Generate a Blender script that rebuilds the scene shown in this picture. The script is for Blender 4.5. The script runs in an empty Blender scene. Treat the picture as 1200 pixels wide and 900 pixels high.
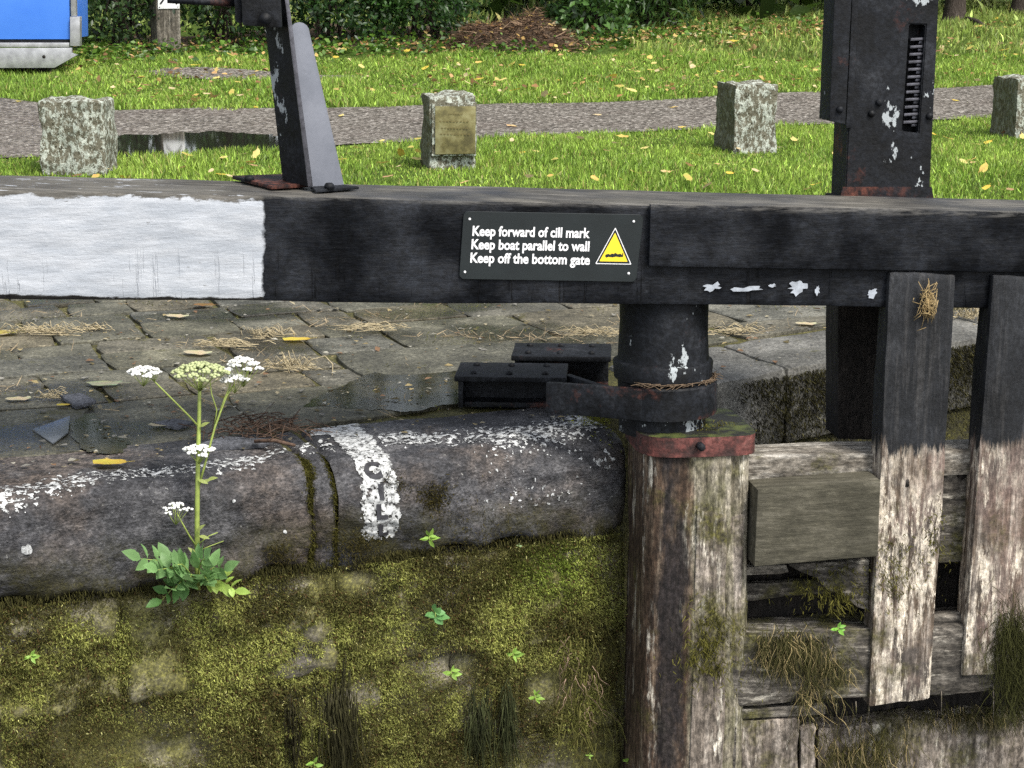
import bpy, bmesh, math, random
import numpy as np
from mathutils import Vector, Matrix, noise as mn

# ------------------------------------------------------------------ camera, sky, sun, exposure
scene = bpy.context.scene
col = scene.collection
F = 2220.0                                   # focal length in pixels of a 1200 x 900 picture
PITCH = math.atan(495.0 / F)
CAM = np.array([0.0, 0.0, 1.55])
cd = bpy.data.cameras.new("camera")
cd.sensor_width = 36.0
cd.lens = F / 1200.0 * 36.0
cd.clip_start = 0.05
cd.clip_end = 600.0
cam = bpy.data.objects.new("camera", cd)
cam.location = CAM
cam.rotation_euler = (math.pi / 2 - PITCH, 0, 0)
col.objects.link(cam)
scene.camera = cam

SUN_EL, SUN_AZ = math.radians(52), math.radians(140)     # azimuth clockwise from +Y
world = bpy.data.worlds.new("World")
scene.world = world
world.use_nodes = True
wn = world.node_tree
wn.nodes.clear()
sky = wn.nodes.new("ShaderNodeTexSky")
sky.sky_type = 'NISHITA'
sky.sun_disc = False
sky.sun_elevation = SUN_EL
sky.sun_rotation = SUN_AZ
sky.air_density = 1.0
sky.dust_density = 2.0
hs = wn.nodes.new("ShaderNodeHueSaturation")
hs.inputs['Saturation'].default_value = 0.38
bg = wn.nodes.new("ShaderNodeBackground")
bg.inputs['Strength'].default_value = 0.125
wo = wn.nodes.new("ShaderNodeOutputWorld")
wn.links.new(sky.outputs[0], hs.inputs['Color'])
wn.links.new(hs.outputs[0], bg.inputs['Color'])
wn.links.new(bg.outputs[0], wo.inputs['Surface'])
sd = bpy.data.lights.new("sun", 'SUN')
sd.energy = 2.2
sd.angle = math.radians(16)
sd.color = (1.0, 0.95, 0.87)
sun = bpy.data.objects.new("sun", sd)
S = Vector((math.cos(SUN_EL) * math.sin(SUN_AZ), math.cos(SUN_EL) * math.cos(SUN_AZ), math.sin(SUN_EL)))
sun.rotation_euler = S.to_track_quat('Z', 'Y').to_euler()
sun.location = (0, 0, 12)
col.objects.link(sun)
vs = scene.view_settings
vs.view_transform = 'Standard'
vs.look = 'None'
vs.gamma = 1.0
vs.use_curve_mapping = False
vs.exposure = 1.15
scene.cycles.use_denoising = False

R = random.Random(11)
rng = np.random.default_rng(11)
CP, SP = math.cos(PITCH), math.sin(PITCH)

# ------------------------------------------------------------------ measuring helpers (a sight line meets a real surface)
def ray(px, py):
    u = (px - 600.0) / F
    v = (450.0 - py) / F
    return np.array([u, CP + v * SP, v * CP - SP])
def at(px, py, Y):
    d = ray(px, py)
    return CAM + d * (Y / d[1])
def flat(px, py, z=0.0):
    d = ray(px, py)
    return CAM + d * ((z - CAM[2]) / d[2])
def proj(P):
    x, y, z = P[0], P[1], P[2] - CAM[2]
    dep = y * CP - z * SP
    return 600 + F * x / dep, 450 - F * (y * SP + z * CP) / dep
GS = 0.14                                                # the open gate recedes a little to the right
GN = np.array([GS, -1.0, 0.0]) / math.hypot(GS, 1.0)     # out of the gate, towards the chamber
GP = np.array([0.5, 5.95, 0.0])
GT = np.array([1.0, GS, 0.0]) / math.hypot(GS, 1.0)
def gate(px, py, off=0.0):                               # point on the gate's plane, off metres behind its face
    d = ray(px, py)
    P0 = GP - GN * off
    return CAM + d * (np.dot(P0 - CAM, GN) / np.dot(d, GN))
PROF = [(0, 0), (8.9, 0), (10, .06), (12.4, .2), (15.6, .2), (17.4, .255), (23.1, .478), (25, .60), (30, .75), (45, .86), (90, .95), (400, 1.0)]
PY = np.array([p[0] for p in PROF], float)
PZ = np.array([p[1] for p in PROF], float)
def hz(X, Y):
    X = np.asarray(X, float); Y = np.asarray(Y, float)
    h = np.interp(Y, PY, PZ)
    k = np.clip((Y - 16.5) / 4, 0, 1)
    return h + k * (0.035 * np.sin(X * 1.1 + 0.6 * Y) + 0.02 * np.sin(X * 2.7 - Y * 1.3))
def gnd(px, py):
    d = ray(px, py)
    if d[2] > -1e-4:
        return None
    a, prev = 6.0, 6.0
    while a < 300:
        p = CAM + d * (a / d[1])
        if p[2] < float(hz(p[0], p[1])):
            break
        prev = a
        a += 0.25 if a < 40 else 2.0
    lo, hi = prev, a
    for _ in range(22):
        m = (lo + hi) / 2
        p = CAM + d * (m / d[1])
        if p[2] < float(hz(p[0], p[1])): hi = m
        else: lo = m
    return CAM + d * (hi / d[1])
# the lock wall: line on plan, u along it, v behind it
WA = math.atan(0.41)
WU = np.array([math.cos(WA), math.sin(WA), 0.0])
WV = np.array([-math.sin(WA), math.cos(WA), 0.0])
W0 = np.array([0.39, 6.19, 0.0])
def wall(u, v, z):
    return W0 + WU * u + WV * v + np.array([0, 0, z])
def wallhit(px, py, v=0.0):
    d = ray(px, py)
    t = np.dot(W0 + WV * v - CAM, WV) / np.dot(d, WV)
    P = CAM + d * t
    return np.dot(P - W0, WU), P[2]
_a, _b = gate(0, 222), gate(1200, 250)
BSL = (_b[2] - _a[2]) / (_b[0] - _a[0])                  # the beam falls a little towards the gate
ZTOP = _a[2] - BSL * _a[0]
_a, _b = gate(0, 350), gate(720, 357)
BSB = (_b[2] - _a[2]) / (_b[0] - _a[0]); ZBOT = _a[2] - BSB * _a[0]
XW = gate(300, 290)[0]                                   # end of the white painted length
def fbm(x, y, z, oct=4):
    return mn.fractal(Vector((x, y, z)), 0.8, 2.1, oct)

# ------------------------------------------------------------------ object helpers
def tag(o, label=None, cat=None, group=None, kind=None):
    if label: o["label"] = label
    if cat: o["category"] = cat
    if group: o["group"] = group
    if kind: o["kind"] = kind
    return o
def thing(name, base, label, cat, group=None):
    o = bpy.data.objects.new(name, None)
    o.empty_display_size = 0.1
    o.location = base
    col.objects.link(o)
    return tag(o, label, cat, group)
def origin_of(o):
    v = Vector((0, 0, 0))
    while o is not None:
        v += o.location
        o = o.parent
    return v
def link(name, me, mat, parent=None, base=None):
    if mat is not None and not me.materials:
        me.materials.append(mat)
    o = bpy.data.objects.new(name, me)
    col.objects.link(o)
    if parent is not None:
        me.transform(Matrix.Translation(-origin_of(parent)))
        o.parent = parent
    elif base is not None:
        me.transform(Matrix.Translation(-Vector(base)))
        o.location = base
    return o
def poly(name, verts, faces, mat, parent=None, base=None, smooth=False):
    me = bpy.data.meshes.new(name)
    me.from_pydata([tuple(map(float, v)) for v in verts], [], faces)
    me.update()
    if smooth: me.polygons.foreach_set("use_smooth", [True] * len(me.polygons))
    return link(name, me, mat, parent, base)
def npmesh(name, verts, faces, mat, parent=None, cols=None, base=None, smooth=False):
    """verts (n,3); faces: list of (m,k) index arrays; cols (n,3) leaf colours"""
    me = bpy.data.meshes.new(name)
    verts = np.asarray(verts, np.float32)
    me.vertices.add(len(verts)); me.vertices.foreach_set("co", verts.ravel())
    idx = np.concatenate([f.ravel() for f in faces]).astype(np.int32)
    tot = np.concatenate([np.full(len(f), f.shape[1]) for f in faces]).astype(np.int32)
    st = np.concatenate([[0], np.cumsum(tot)[:-1]]).astype(np.int32)
    me.loops.add(len(idx)); me.loops.foreach_set("vertex_index", idx)
    me.polygons.add(len(tot)); me.polygons.foreach_set("loop_start", st); me.polygons.foreach_set("loop_total", tot)
    me.update(calc_edges=True)
    if smooth: me.polygons.foreach_set("use_smooth", np.ones(len(tot), bool))
    if cols is not None:
        a = me.color_attributes.new("tint", 'FLOAT_COLOR', 'POINT')
        c = np.ones((len(verts), 4), np.float32); c[:, :3] = cols
        a.data.foreach_set("color", c.ravel())
    return link(name, me, mat, parent, base)
def finish_bm(bm, name, mat, parent=None, base=None, smooth=True, ang=35):
    bmesh.ops.recalc_face_normals(bm, faces=bm.faces)
    me = bpy.data.meshes.new(name)
    bm.to_mesh(me); bm.free()
    if smooth:
        me.polygons.foreach_set("use_smooth", [True] * len(me.polygons))
        me.set_sharp_from_angle(angle=math.radians(ang))
    return link(name, me, mat, parent, base)
def rough_up(bm, amp, sc, stretch=(1, 1, 1)):
    if amp <= 0: return
    bm.normal_update()
    for v in bm.verts:
        c = v.co
        n = fbm(c.x * sc * stretch[0], c.y * sc * stretch[1], c.z * sc * stretch[2], 3)
        v.co = c + v.normal * (n * amp)
def bm_hex(c8, bevel=0.006, cut=0.05, amp=0.002, sc=6.0, stretch=(1, 1, 1), bm=None):
    """solid with 8 corners: 4 of the front face in order, then the 4 behind them"""
    own = bm is None
    b = bmesh.new()
    vs_ = [b.verts.new(tuple(map(float, c))) for c in c8]
    for f in ((0, 1, 2, 3), (7, 6, 5, 4), (0, 4, 5, 1), (1, 5, 6, 2), (2, 6, 7, 3), (3, 7, 4, 0)):
        b.faces.new([vs_[i] for i in f])
    bmesh.ops.recalc_face_normals(b, faces=b.faces)
    if cut:
        for k in range(6):
            long_e = [e for e in b.edges if e.calc_length() > cut * 1.6]
            if not long_e: break
            bmesh.ops.subdivide_edges(b, edges=long_e, cuts=1, use_grid_fill=True)
    if bevel:
        es = [e for e in b.edges if len(e.link_faces) == 2 and e.calc_face_angle(0) > 0.6]
        bmesh.ops.bevel(b, geom=es, offset=bevel, segments=2, profile=0.6, affect='EDGES', clamp_overlap=True)
    rough_up(b, amp, sc, stretch)
    return b
def hexa(name, front, back, mat, parent=None, base=None, **k):
    return finish_bm(bm_hex(list(front) + list(back), **k), name, mat, parent, base)
def slab(name, pix, off, thick, mat, parent=None, **k):
    """board on the gate: pixel corners of its front face, distance behind the gate's face, thickness"""
    fr = [gate(x, y, off) for x, y in pix]
    bk = [p - GN * thick for p in fr]
    return hexa(name, fr, bk, mat, parent, **k)
def prism(name, pts, dvec, mat, parent=None, base=None, bevel=0.004, amp=0.0, sc=8, seg=2, smooth=True):
    b = bmesh.new()
    a = [b.verts.new(tuple(map(float, p))) for p in pts]
    c = [b.verts.new(tuple(float(q) for q in (np.asarray(p) + dvec))) for p in pts]
    n = len(pts)
    b.faces.new(a); b.faces.new(c[::-1])
    for i in range(n):
        j = (i + 1) % n
        b.faces.new((a[j], a[i], c[i], c[j]))
    bmesh.ops.recalc_face_normals(b, faces=b.faces)
    if bevel:
        es = [e for e in b.edges if e.calc_face_angle(0) > 0.5]
        bmesh.ops.bevel(b, geom=es, offset=bevel, segments=seg, profile=0.6, affect='EDGES', clamp_overlap=True)
    rough_up(b, amp, sc)
    return finish_bm(b, name, mat, parent, base, smooth)
def box(name, lo, hi, mat, parent=None, base=None, rot=0.0, piv=None, **k):
    (x0, y0, z0), (x1, y1, z1) = lo, hi
    fr = [(x0, y0, z0), (x1, y0, z0), (x1, y0, z1), (x0, y0, z1)]
    bk = [(x0, y1, z0), (x1, y1, z0), (x1, y1, z1), (x0, y1, z1)]
    if rot:
        p = np.asarray(piv if piv is not None else ((x0 + x1) / 2, (y0 + y1) / 2, 0))
        c_, s_ = math.cos(rot), math.sin(rot)
        f = lambda q: (p[0] + (q[0] - p[0]) * c_ - (q[1] - p[1]) * s_, p[1] + (q[0] - p[0]) * s_ + (q[1] - p[1]) * c_, q[2])
        fr = [f(q) for q in fr]; bk = [f(q) for q in bk]
    return hexa(name, fr, bk, mat, parent, base, **k)
def tube_data(pts, rad, seg=6):
    pts = [np.asarray(p, float) for p in pts]
    V, Fc = [], []
    n = len(pts)
    for i, p in enumerate(pts):
        d = pts[min(i + 1, n - 1)] - pts[max(i - 1, 0)]
        d = d / (np.linalg.norm(d) + 1e-9)
        a = np.cross(d, [0.3, 0.9, 0.2]); a /= np.linalg.norm(a) + 1e-9
        b = np.cross(d, a)
        r = rad[i] if hasattr(rad, '__len__') else rad
        for k in range(seg):
            t = 2 * math.pi * k / seg
            V.append(p + (a * math.cos(t) + b * math.sin(t)) * r)
    for i in range(n - 1):
        for k in range(seg):
            k2 = (k + 1) % seg
            Fc.append((i * seg + k, i * seg + k2, (i + 1) * seg + k2, (i + 1) * seg + k))
    Fc.append(tuple(range(seg))[::-1]); Fc.append(tuple((n - 1) * seg + k for k in range(seg)))
    return V, Fc
class Bag:                                    # collects the pieces of ONE part
    def __init__(s): s.v, s.f = [], []
    def add(s, V, Fc):
        o = len(s.v); s.v += list(V); s.f += [tuple(i + o for i in f) for f in Fc]; return s
    def tube(s, pts, rad, seg=6): return s.add(*tube_data(pts, rad, seg))
    def build(s, name, mat, parent=None, base=None, smooth=True): return poly(name, s.v, s.f, mat, parent, base, smooth)
def lathe(name, c, prof, mat, parent=None, seg=40, wob=0.0, sx=1.0, sy=1.0):
    V, Fc = [], []
    for r, z in prof:
        for k in range(seg):
            t = 2 * math.pi * k / seg
            rr = r + (wob * fbm(math.cos(t) * 2 + r, math.sin(t) * 2, z * 9, 3) if wob else 0)
            V.append((c[0] + rr * sx * math.cos(t), c[1] + rr * sy * math.sin(t), z))
    n = len(prof)
    for i in range(n - 1):
        for k in range(seg):
            k2 = (k + 1) % seg
            Fc.append((i * seg + k, i * seg + k2, (i + 1) * seg + k2, (i + 1) * seg + k))
    Fc.append(tuple(range(seg))[::-1]); Fc.append(tuple((n - 1) * seg + k for k in range(seg)))
    me = bpy.data.meshes.new(name); me.from_pydata(V, [], Fc); me.update()
    me.polygons.foreach_set("use_smooth", [True] * len(me.polygons)); me.set_sharp_from_angle(angle=math.radians(40))
    return link(name, me, mat, parent)
def blades(name, P, D, L, Wd, C, mat, parent=None, bend=0.4, base=None):
    """thin two-piece blades: P roots, D directions, L lengths, Wd widths, C colours"""
    n = len(P)
    D = D / (np.linalg.norm(D, axis=1, keepdims=True) + 1e-9)
    rnd = rng.normal(size=(n, 3))
    side = np.cross(D, rnd); side /= np.linalg.norm(side, axis=1, keepdims=True) + 1e-9
    nb = np.cross(D, side)
    L = np.broadcast_to(L, (n,))[:, None]; Wd = np.broadcast_to(Wd, (n,))[:, None]
    mid = P + D * L * .55 + nb * L * .06 * bend
    tip = P + D * L * (1 - .25 * abs(bend)) + nb * L * .5 * bend * rng.random((n, 1))
    V = np.stack([P - side * Wd * .5, P + side * Wd * .5, mid + side * Wd * .42, mid - side * Wd * .42, tip], 1).reshape(-1, 3)
    b = (np.arange(n) * 5)[:, None]
    q = b + np.array([0, 1, 2, 3]); t = b + np.array([3, 2, 4])
    return npmesh(name, V, [q, t], mat, parent, np.repeat(C, 5, axis=0), base)
def herb(name, P, N, T, L, Wd, C, mat, parent=None):
    """larger leaves with a toothed outline and a folded midrib"""
    out = [(.0, .0), (.12, .20), (.24, .40), (.30, .37), (.44, .50), (.50, .45), (.64, .42), (.70, .35), (.82, .24), (.92, .11), (1.0, 0)]
    V, fq, cs = [], [], []
    for p, n, t, l, w, c in zip(P, N, T, L, Wd, C):
        t = t / np.linalg.norm(t); b = np.cross(t, n); b = b / np.linalg.norm(b); n = np.cross(b, t); o = len(V)
        for k, (x, y) in enumerate(out):
            sag = -.16 * l * x * x
            V.append(p + t * l * x + n * sag)
            for s_ in (1, -1): V.append(p + t * l * x + b * (w * y * s_) + n * (sag + w * .22 * y + R.gauss(0, w * .02)))
            cs += [c * .85, c, c]
        for k in range(len(out) - 1):
            a, d = o + 3 * k, o + 3 * k + 3
            fq += [(a, a + 1, d + 1, d), (a, d, d + 2, a + 2)]
    return npmesh(name, np.array(V), [np.array(fq)], mat, parent, np.array(cs), smooth=True)
def leaves(name, P, N, T, L, Wd, C, mat, parent=None, base=None):
    """small folded leaves: P base, T along, N normal"""
    n = len(P)
    T = T / (np.linalg.norm(T, axis=1, keepdims=True) + 1e-9)
    B = np.cross(T, N); B /= np.linalg.norm(B, axis=1, keepdims=True) + 1e-9
    Nn = np.cross(B, T)
    L = np.broadcast_to(L, (n,))[:, None]; Wd = np.broadcast_to(Wd, (n,))[:, None]
    V = np.stack([P, P + T * L * .42 + B * Wd * .5 + Nn * Wd * .14, P + T * L * .85 + B * Wd * .2 + Nn * Wd * .05, P + T * L,
                  P + T * L * .85 - B * Wd * .2 + Nn * Wd * .05, P + T * L * .42 - B * Wd * .5 + Nn * Wd * .14, P + T * L * .5], 1).reshape(-1, 3)
    b = (np.arange(n) * 7)[:, None]
    return npmesh(name, V, [b + np.array([0, 1, 6]), b + np.array([6, 5, 0]), b + np.array([1, 2, 3, 6]), b + np.array([6, 3, 4, 5])], mat, parent, np.repeat(C, 7, axis=0), base)

# ------------------------------------------------------------------ materials
class Mat:
    def __init__(s, name):
        s.m = bpy.data.materials.new(name); s.m.use_nodes = True
        s.t = s.m.node_tree; s.t.nodes.clear()
        s.out = s.t.nodes.new("ShaderNodeOutputMaterial")
        s.b = s.t.nodes.new("ShaderNodeBsdfPrincipled")
        s.t.links.new(s.b.outputs[0], s.out.inputs[0])
        s.g = s.t.nodes.new("ShaderNodeNewGeometry")
    def n(s, ty, **k):
        x = s.t.nodes.new("ShaderNode" + ty)
        for a, v in k.items(): setattr(x, a, v)
        return x
    def put(s, sock, v):
        if hasattr(v, 'is_linked') or hasattr(v, 'links'): s.t.links.new(v, sock)
        elif isinstance(v, (tuple, list)) and len(v) == 3 and sock.type == 'RGBA': sock.default_value = (*v, 1)
        else: sock.default_value = v
    def pos(s, sc=(1, 1, 1), rz=0.0, loc=(0, 0, 0)):
        x = s.n("Mapping"); s.t.links.new(s.g.outputs['Position'], x.inputs[0])
        x.inputs['Scale'].default_value = sc; x.inputs['Rotation'].default_value = (0, 0, rz); x.inputs['Location'].default_value = loc
        return x.outputs[0]
    def noise(s, sc, det=5, ro=.6, v=None, dist=0.0, **k):
        x = s.n("TexNoise"); s.t.links.new(v if v is not None else s.pos(**k), x.inputs['Vector'])
        x.inputs['Scale'].default_value = sc; x.inputs['Detail'].default_value = det
        x.inputs['Roughness'].default_value = ro; x.inputs['Distortion'].default_value = dist
        return x.outputs[0]
    def vor(s, sc, v=None, feat='F1', out=0, **k):
        x = s.n("TexVoronoi", feature=feat); s.t.links.new(v if v is not None else s.pos(**k), x.inputs['Vector'])
        x.inputs['Scale'].default_value = sc
        return x.outputs[out]
    def ramp(s, f, stops):
        x = s.n("ValToRGB"); e = x.color_ramp.elements
        while len(e) < len(stops): e.new(0.5)
        for i, (p, c) in enumerate(stops):
            e[i].position = p
            e[i].color = (*c, 1) if isinstance(c, (tuple, list)) else (c, c, c, 1)
        s.put(x.inputs[0], f)
        return x.outputs[0]
    def mix(s, f, a, b, mode='MIX'):
        x = s.n("Mix", data_type='RGBA', blend_type=mode)
        s.put(x.inputs[0], f); s.put(x.inputs[6], a); s.put(x.inputs[7], b)
        return x.outputs[2]
    def ma(s, op, a, b=0.0, c=None):
        x = s.n("Math", operation=op); s.put(x.inputs[0], a); s.put(x.inputs[1], b)
        if c is not None: s.put(x.inputs[2], c)
        return x.outputs[0]
    def xyz(s, i):
        x = s.n("SeparateXYZ"); s.t.links.new(s.g.outputs['Position'], x.inputs[0]); return x.outputs[i]
    def nz(s):
        x = s.n("SeparateXYZ"); s.t.links.new(s.g.outputs['Normal'], x.inputs[0]); return x.outputs[2]
    def step(s, v, a, b):
        x = s.n("MapRange"); x.inputs[1].default_value = a; x.inputs[2].default_value = b; s.put(x.inputs[0], v); return x.outputs[0]
    def attr(s, name="tint"):
        x = s.n("Attribute"); x.attribute_name = name; return x.outputs['Color']
    def grit(s, c, sc=75, lo=.45, hi=1.6, **k):
        return s.mix(1.0, c, s.ramp(s.noise(sc, 4, .72, **k), [(.36, lo), (.5, (lo + hi) * .46), (.64, hi)]), 'MULTIPLY')
    def rand(s): return s.n("ObjectInfo").outputs['Random']
    def end(s, color, rough=.8, h=None, st=.5, dist=.01, spec=.4, metal=0.0, **k):
        s.put(s.b.inputs['Base Color'], color); s.put(s.b.inputs['Roughness'], rough); s.put(s.b.inputs['Metallic'], metal)
        s.put(s.b.inputs['Specular IOR Level'], spec)
        if h is not None:
            x = s.n("Bump"); x.inputs['Strength'].default_value = st; x.inputs['Distance'].default_value = dist
            s.put(x.inputs['Height'], h); s.t.links.new(x.outputs[0], s.b.inputs['Normal'])
        for a, v in k.items(): s.put(s.b.inputs[a], v)
        return s.m
MOSS_D, MOSS_Y = (.035, .038, .008), (.17, .165, .018)

def m_plain(name, c, rough=.6, spec=.4, metal=0.0, var=.15, sc=20):
    m = Mat(name); n = m.noise(sc)
    lo = tuple(x * (1 - var) for x in c); hi = tuple(min(1, x * (1 + var)) for x in c)
    return m.end(m.ramp(n, [(.3, lo), (.7, hi)]), rough, n, .15, .003, spec, metal)
def m_leaf(name, transl=.35, rough=.55, spec=.35):
    m = Mat(name); c = m.attr()
    m.end(c, rough, spec=spec)
    tr = m.n("BsdfTranslucent"); m.put(tr.inputs[0], c)
    mx = m.n("MixShader"); mx.inputs[0].default_value = transl
    m.t.links.new(m.b.outputs[0], mx.inputs[1]); m.t.links.new(tr.outputs[0], mx.inputs[2]); m.t.links.new(mx.outputs[0], m.out.inputs[0])
    return m.m
def m_beam():
    m = Mat("tarred_beam_paint")
    grain = m.noise(2.0, 7, .7, v=m.pos((1.2, 22, 22)))
    blot = m.noise(5.0, 5, .6)
    fine = m.noise(90, 3, .6)
    drip = m.noise(1.0, 4, .6, v=m.pos((55, 55, 2.2)))
    black = m.ramp(blot, [(.36, (.0018, .0022, .0032)), (.53, (.0042, .0052, .0076)), (.70, (.012, .0142, .019))])
    low = m.step(m.ma('SUBTRACT', m.xyz(2), m.ma('MULTIPLY', m.xyz(0), BSL)), ZTOP - .16, ZTOP - .26)
    drips = m.ma('MULTIPLY', m.step(drip, .61, .66), low)
    black = m.mix(drips, black, (.003, .003, .0035))
    black = m.grit(black, 70, .5, 1.7, v=m.pos((.6, 1, 1)))
    scuff = m.ma('MULTIPLY', m.step(m.noise(3.0, 8, .75, v=m.pos((4, 9, 9), loc=(3, 1, 2))), .60, .72), m.step(grain, .45, .7))
    black = m.mix(m.ma('MULTIPLY', scuff, .45), black, (.085, .092, .105))
    # bare weathered timber on the trodden top
    bare = m.ramp(grain, [(.36, (.026, .023, .019)), (.5, (.095, .088, .075)), (.66, (.23, .215, .19))])
    dirt = m.ramp(m.noise(4, 5), [(.38, (.03, .03, .03)), (.62, (.12, .115, .10))])
    bare = m.mix(.45, bare, dirt)
    X = m.xyz(0)
    Z = m.xyz(2)
    edge = m.ma('ADD', X, m.ma('MULTIPLY', m.ma('SUBTRACT', m.noise(14, 6, .7), .5), .04))
    edge = m.ma('ADD', edge, m.ma('MULTIPLY', Z, -.03))
    isw = m.step(edge, XW + .004, XW - .004)
    topz = m.nz()
    chip = m.noise(1.0, 6, .7, v=m.pos((7, 20, 30)))
    white = m.ramp(m.noise(6, 5, v=m.pos((1, 4, 4))), [(.38, (.355, .38, .415)), (.62, (.45, .47, .50))])
    # paint worn from the upper arris, in ragged bites
    zt = m.ma('ADD', m.ma('SUBTRACT', Z, ZTOP), m.ma('MULTIPLY', X, -BSL))
    worn = m.step(m.ma('ADD', zt, m.ma('MULTIPLY', m.ma('SUBTRACT', m.noise(8, 6, .7, v=m.pos((.8, 1, 2))), .5), .085)), -.018, -.012)
    pin = m.step(m.noise(30, 5, .75, v=m.pos((.35, 1, 1.6))), .665, .68)
    white = m.mix(1.0, white, m.ramp(m.noise(3, 6, .7, v=m.pos((.8, 12, 14))), [(.38, .86), (.62, 1.05)]), 'MULTIPLY')
    zlow = m.ma('SUBTRACT', m.ma('SUBTRACT', Z, ZBOT), m.ma('MULTIPLY', X, BSB))
    wl = m.step(m.ma('ADD', zlow, m.ma('MULTIPLY', m.ma('SUBTRACT', m.noise(7, 6, .7, v=m.pos((.7, 1, 2), loc=(3, 3, 3))), .5), .05)), .012, .007)
    pin = m.ma('MAXIMUM', pin, wl)
    wornw = m.ma('MAXIMUM', worn, pin)
    face = m.mix(isw, m.mix(m.ma('MULTIPLY', m.ma('MULTIPLY', m.step(zt, -.016, -.004), m.step(grain, .42, .6)), .7), black, (.13, .125, .115)), m.mix(wl, m.mix(wornw, white, bare), (.012, .011, .010)))
    topc = m.mix(m.ma('MULTIPLY', isw, m.step(chip, .60, .64)), bare, white)
    topc = m.mix(m.ma('MULTIPLY', m.ma('SUBTRACT', 1.0, isw), m.step(m.noise(3, 4), .40, .62)), topc, m.mix(.35, black, (.09, .092, .098)))
    c = m.mix(m.step(topz, .55, .75), face, topc)
    ro = m.ramp(blot, [(.3, .45), (.7, .65)])
    h = m.ma('ADD', m.ma('MULTIPLY', grain, .7), m.ma('ADD', m.ma('MULTIPLY', fine, .25), m.ma('MULTIPLY', drips, -.8)))
    return m.end(c, m.mix(isw, ro, (.6, .6, .6)), h, .6, .008, m.ramp(blot, [(.4, .10), (.6, .28)]))
def m_board(name, zb, dark=1.0):
    """gate timber: tar above the wet line, stripped and mossy below it"""
    m = Mat(name)
    g = m.noise(2.2, 8, .7, v=m.pos((20, 20, 1.3)))
    streak = m.noise(3.0, 7, .72, v=m.pos((9, 9, 1.1), loc=(5, 2, 0)))
    blot = m.noise(4.5, 6, .65)
    pit = m.noise(60, 4, .7)
    wood = m.ramp(g, [(.34, (.030, .021, .014)), (.46, (.115, .085, .060)), (.55, (.24, .20, .165)), (.68, (.48, .43, .36))])
    wood = m.mix(m.step(blot, .48, .60), wood, m.ramp(g, [(.3, (.030, .026, .022)), (.7, (.12, .10, .085))]))
    pink = m.step(m.noise(3.1, 5, .6, v=m.pos((1, 1, .7), loc=(9, 4, 1))), .54, .68)
    wood = m.mix(m.ma('MULTIPLY', pink, .5), wood, (.25, .17, .145))
    pale = m.ma('MULTIPLY', m.step(streak, .44, .53), m.step(m.noise(15, 7, .8, v=m.pos((2.6, 2.6, .5))), .47, .51))
    pale = m.ma('MULTIPLY', pale, m.step(m.noise(2.3, 3, v=m.pos(loc=(1, 8, 3))), .37, .48))
    wood = m.mix(pale, wood, m.ramp(pit, [(.38, (.46, .40, .31)), (.62, (.72, .65, .54))]))
    mossm = m.ma('MULTIPLY', m.step(m.noise(3.6, 6, .7, v=m.pos(loc=(2, 2, 7))), .55, .66), m.step(m.xyz(2), zb + .02, zb - .15))
    wood = m.mix(m.ma('MULTIPLY', mossm, .85), wood, m.ramp(pit, [(.35, (.016, .015, .005)), (.65, (.085, .078, .016))]))
    tar = m.ramp(blot, [(.36, (.004, .0045, .0055)), (.53, (.011, .0122, .0145)), (.70, (.028, .030, .034))])
    tar = m.mix(m.ma('MULTIPLY', m.step(g, .5, .75), .4), tar, (.10, .095, .09))
    z = m.ma('ADD', m.xyz(2), m.ma('MULTIPLY', m.ma('SUBTRACT', streak, .5), .30))
    z = m.ma('ADD', z, m.ma('MULTIPLY', m.ma('SUBTRACT', m.noise(20, 4, .6, v=m.pos((1, 1, .3))), .5), .10))
    c = m.mix(m.step(z, zb - .012, zb + .02), wood, tar)
    c = m.grit(c, 80, .58, 1.42, v=m.pos((1, 1, .45)))
    if dark != 1.0: c = m.mix(1.0, c, (dark, dark, dark), 'MULTIPLY')
    h = m.ma('ADD', g, m.ma('ADD', m.ma('MULTIPLY', pit, .35), m.ma('MULTIPLY', blot, .6)))
    return m.end(c, m.ramp(blot, [(.3, .55), (.7, .85)]), h, .7, .010, .35)
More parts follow.
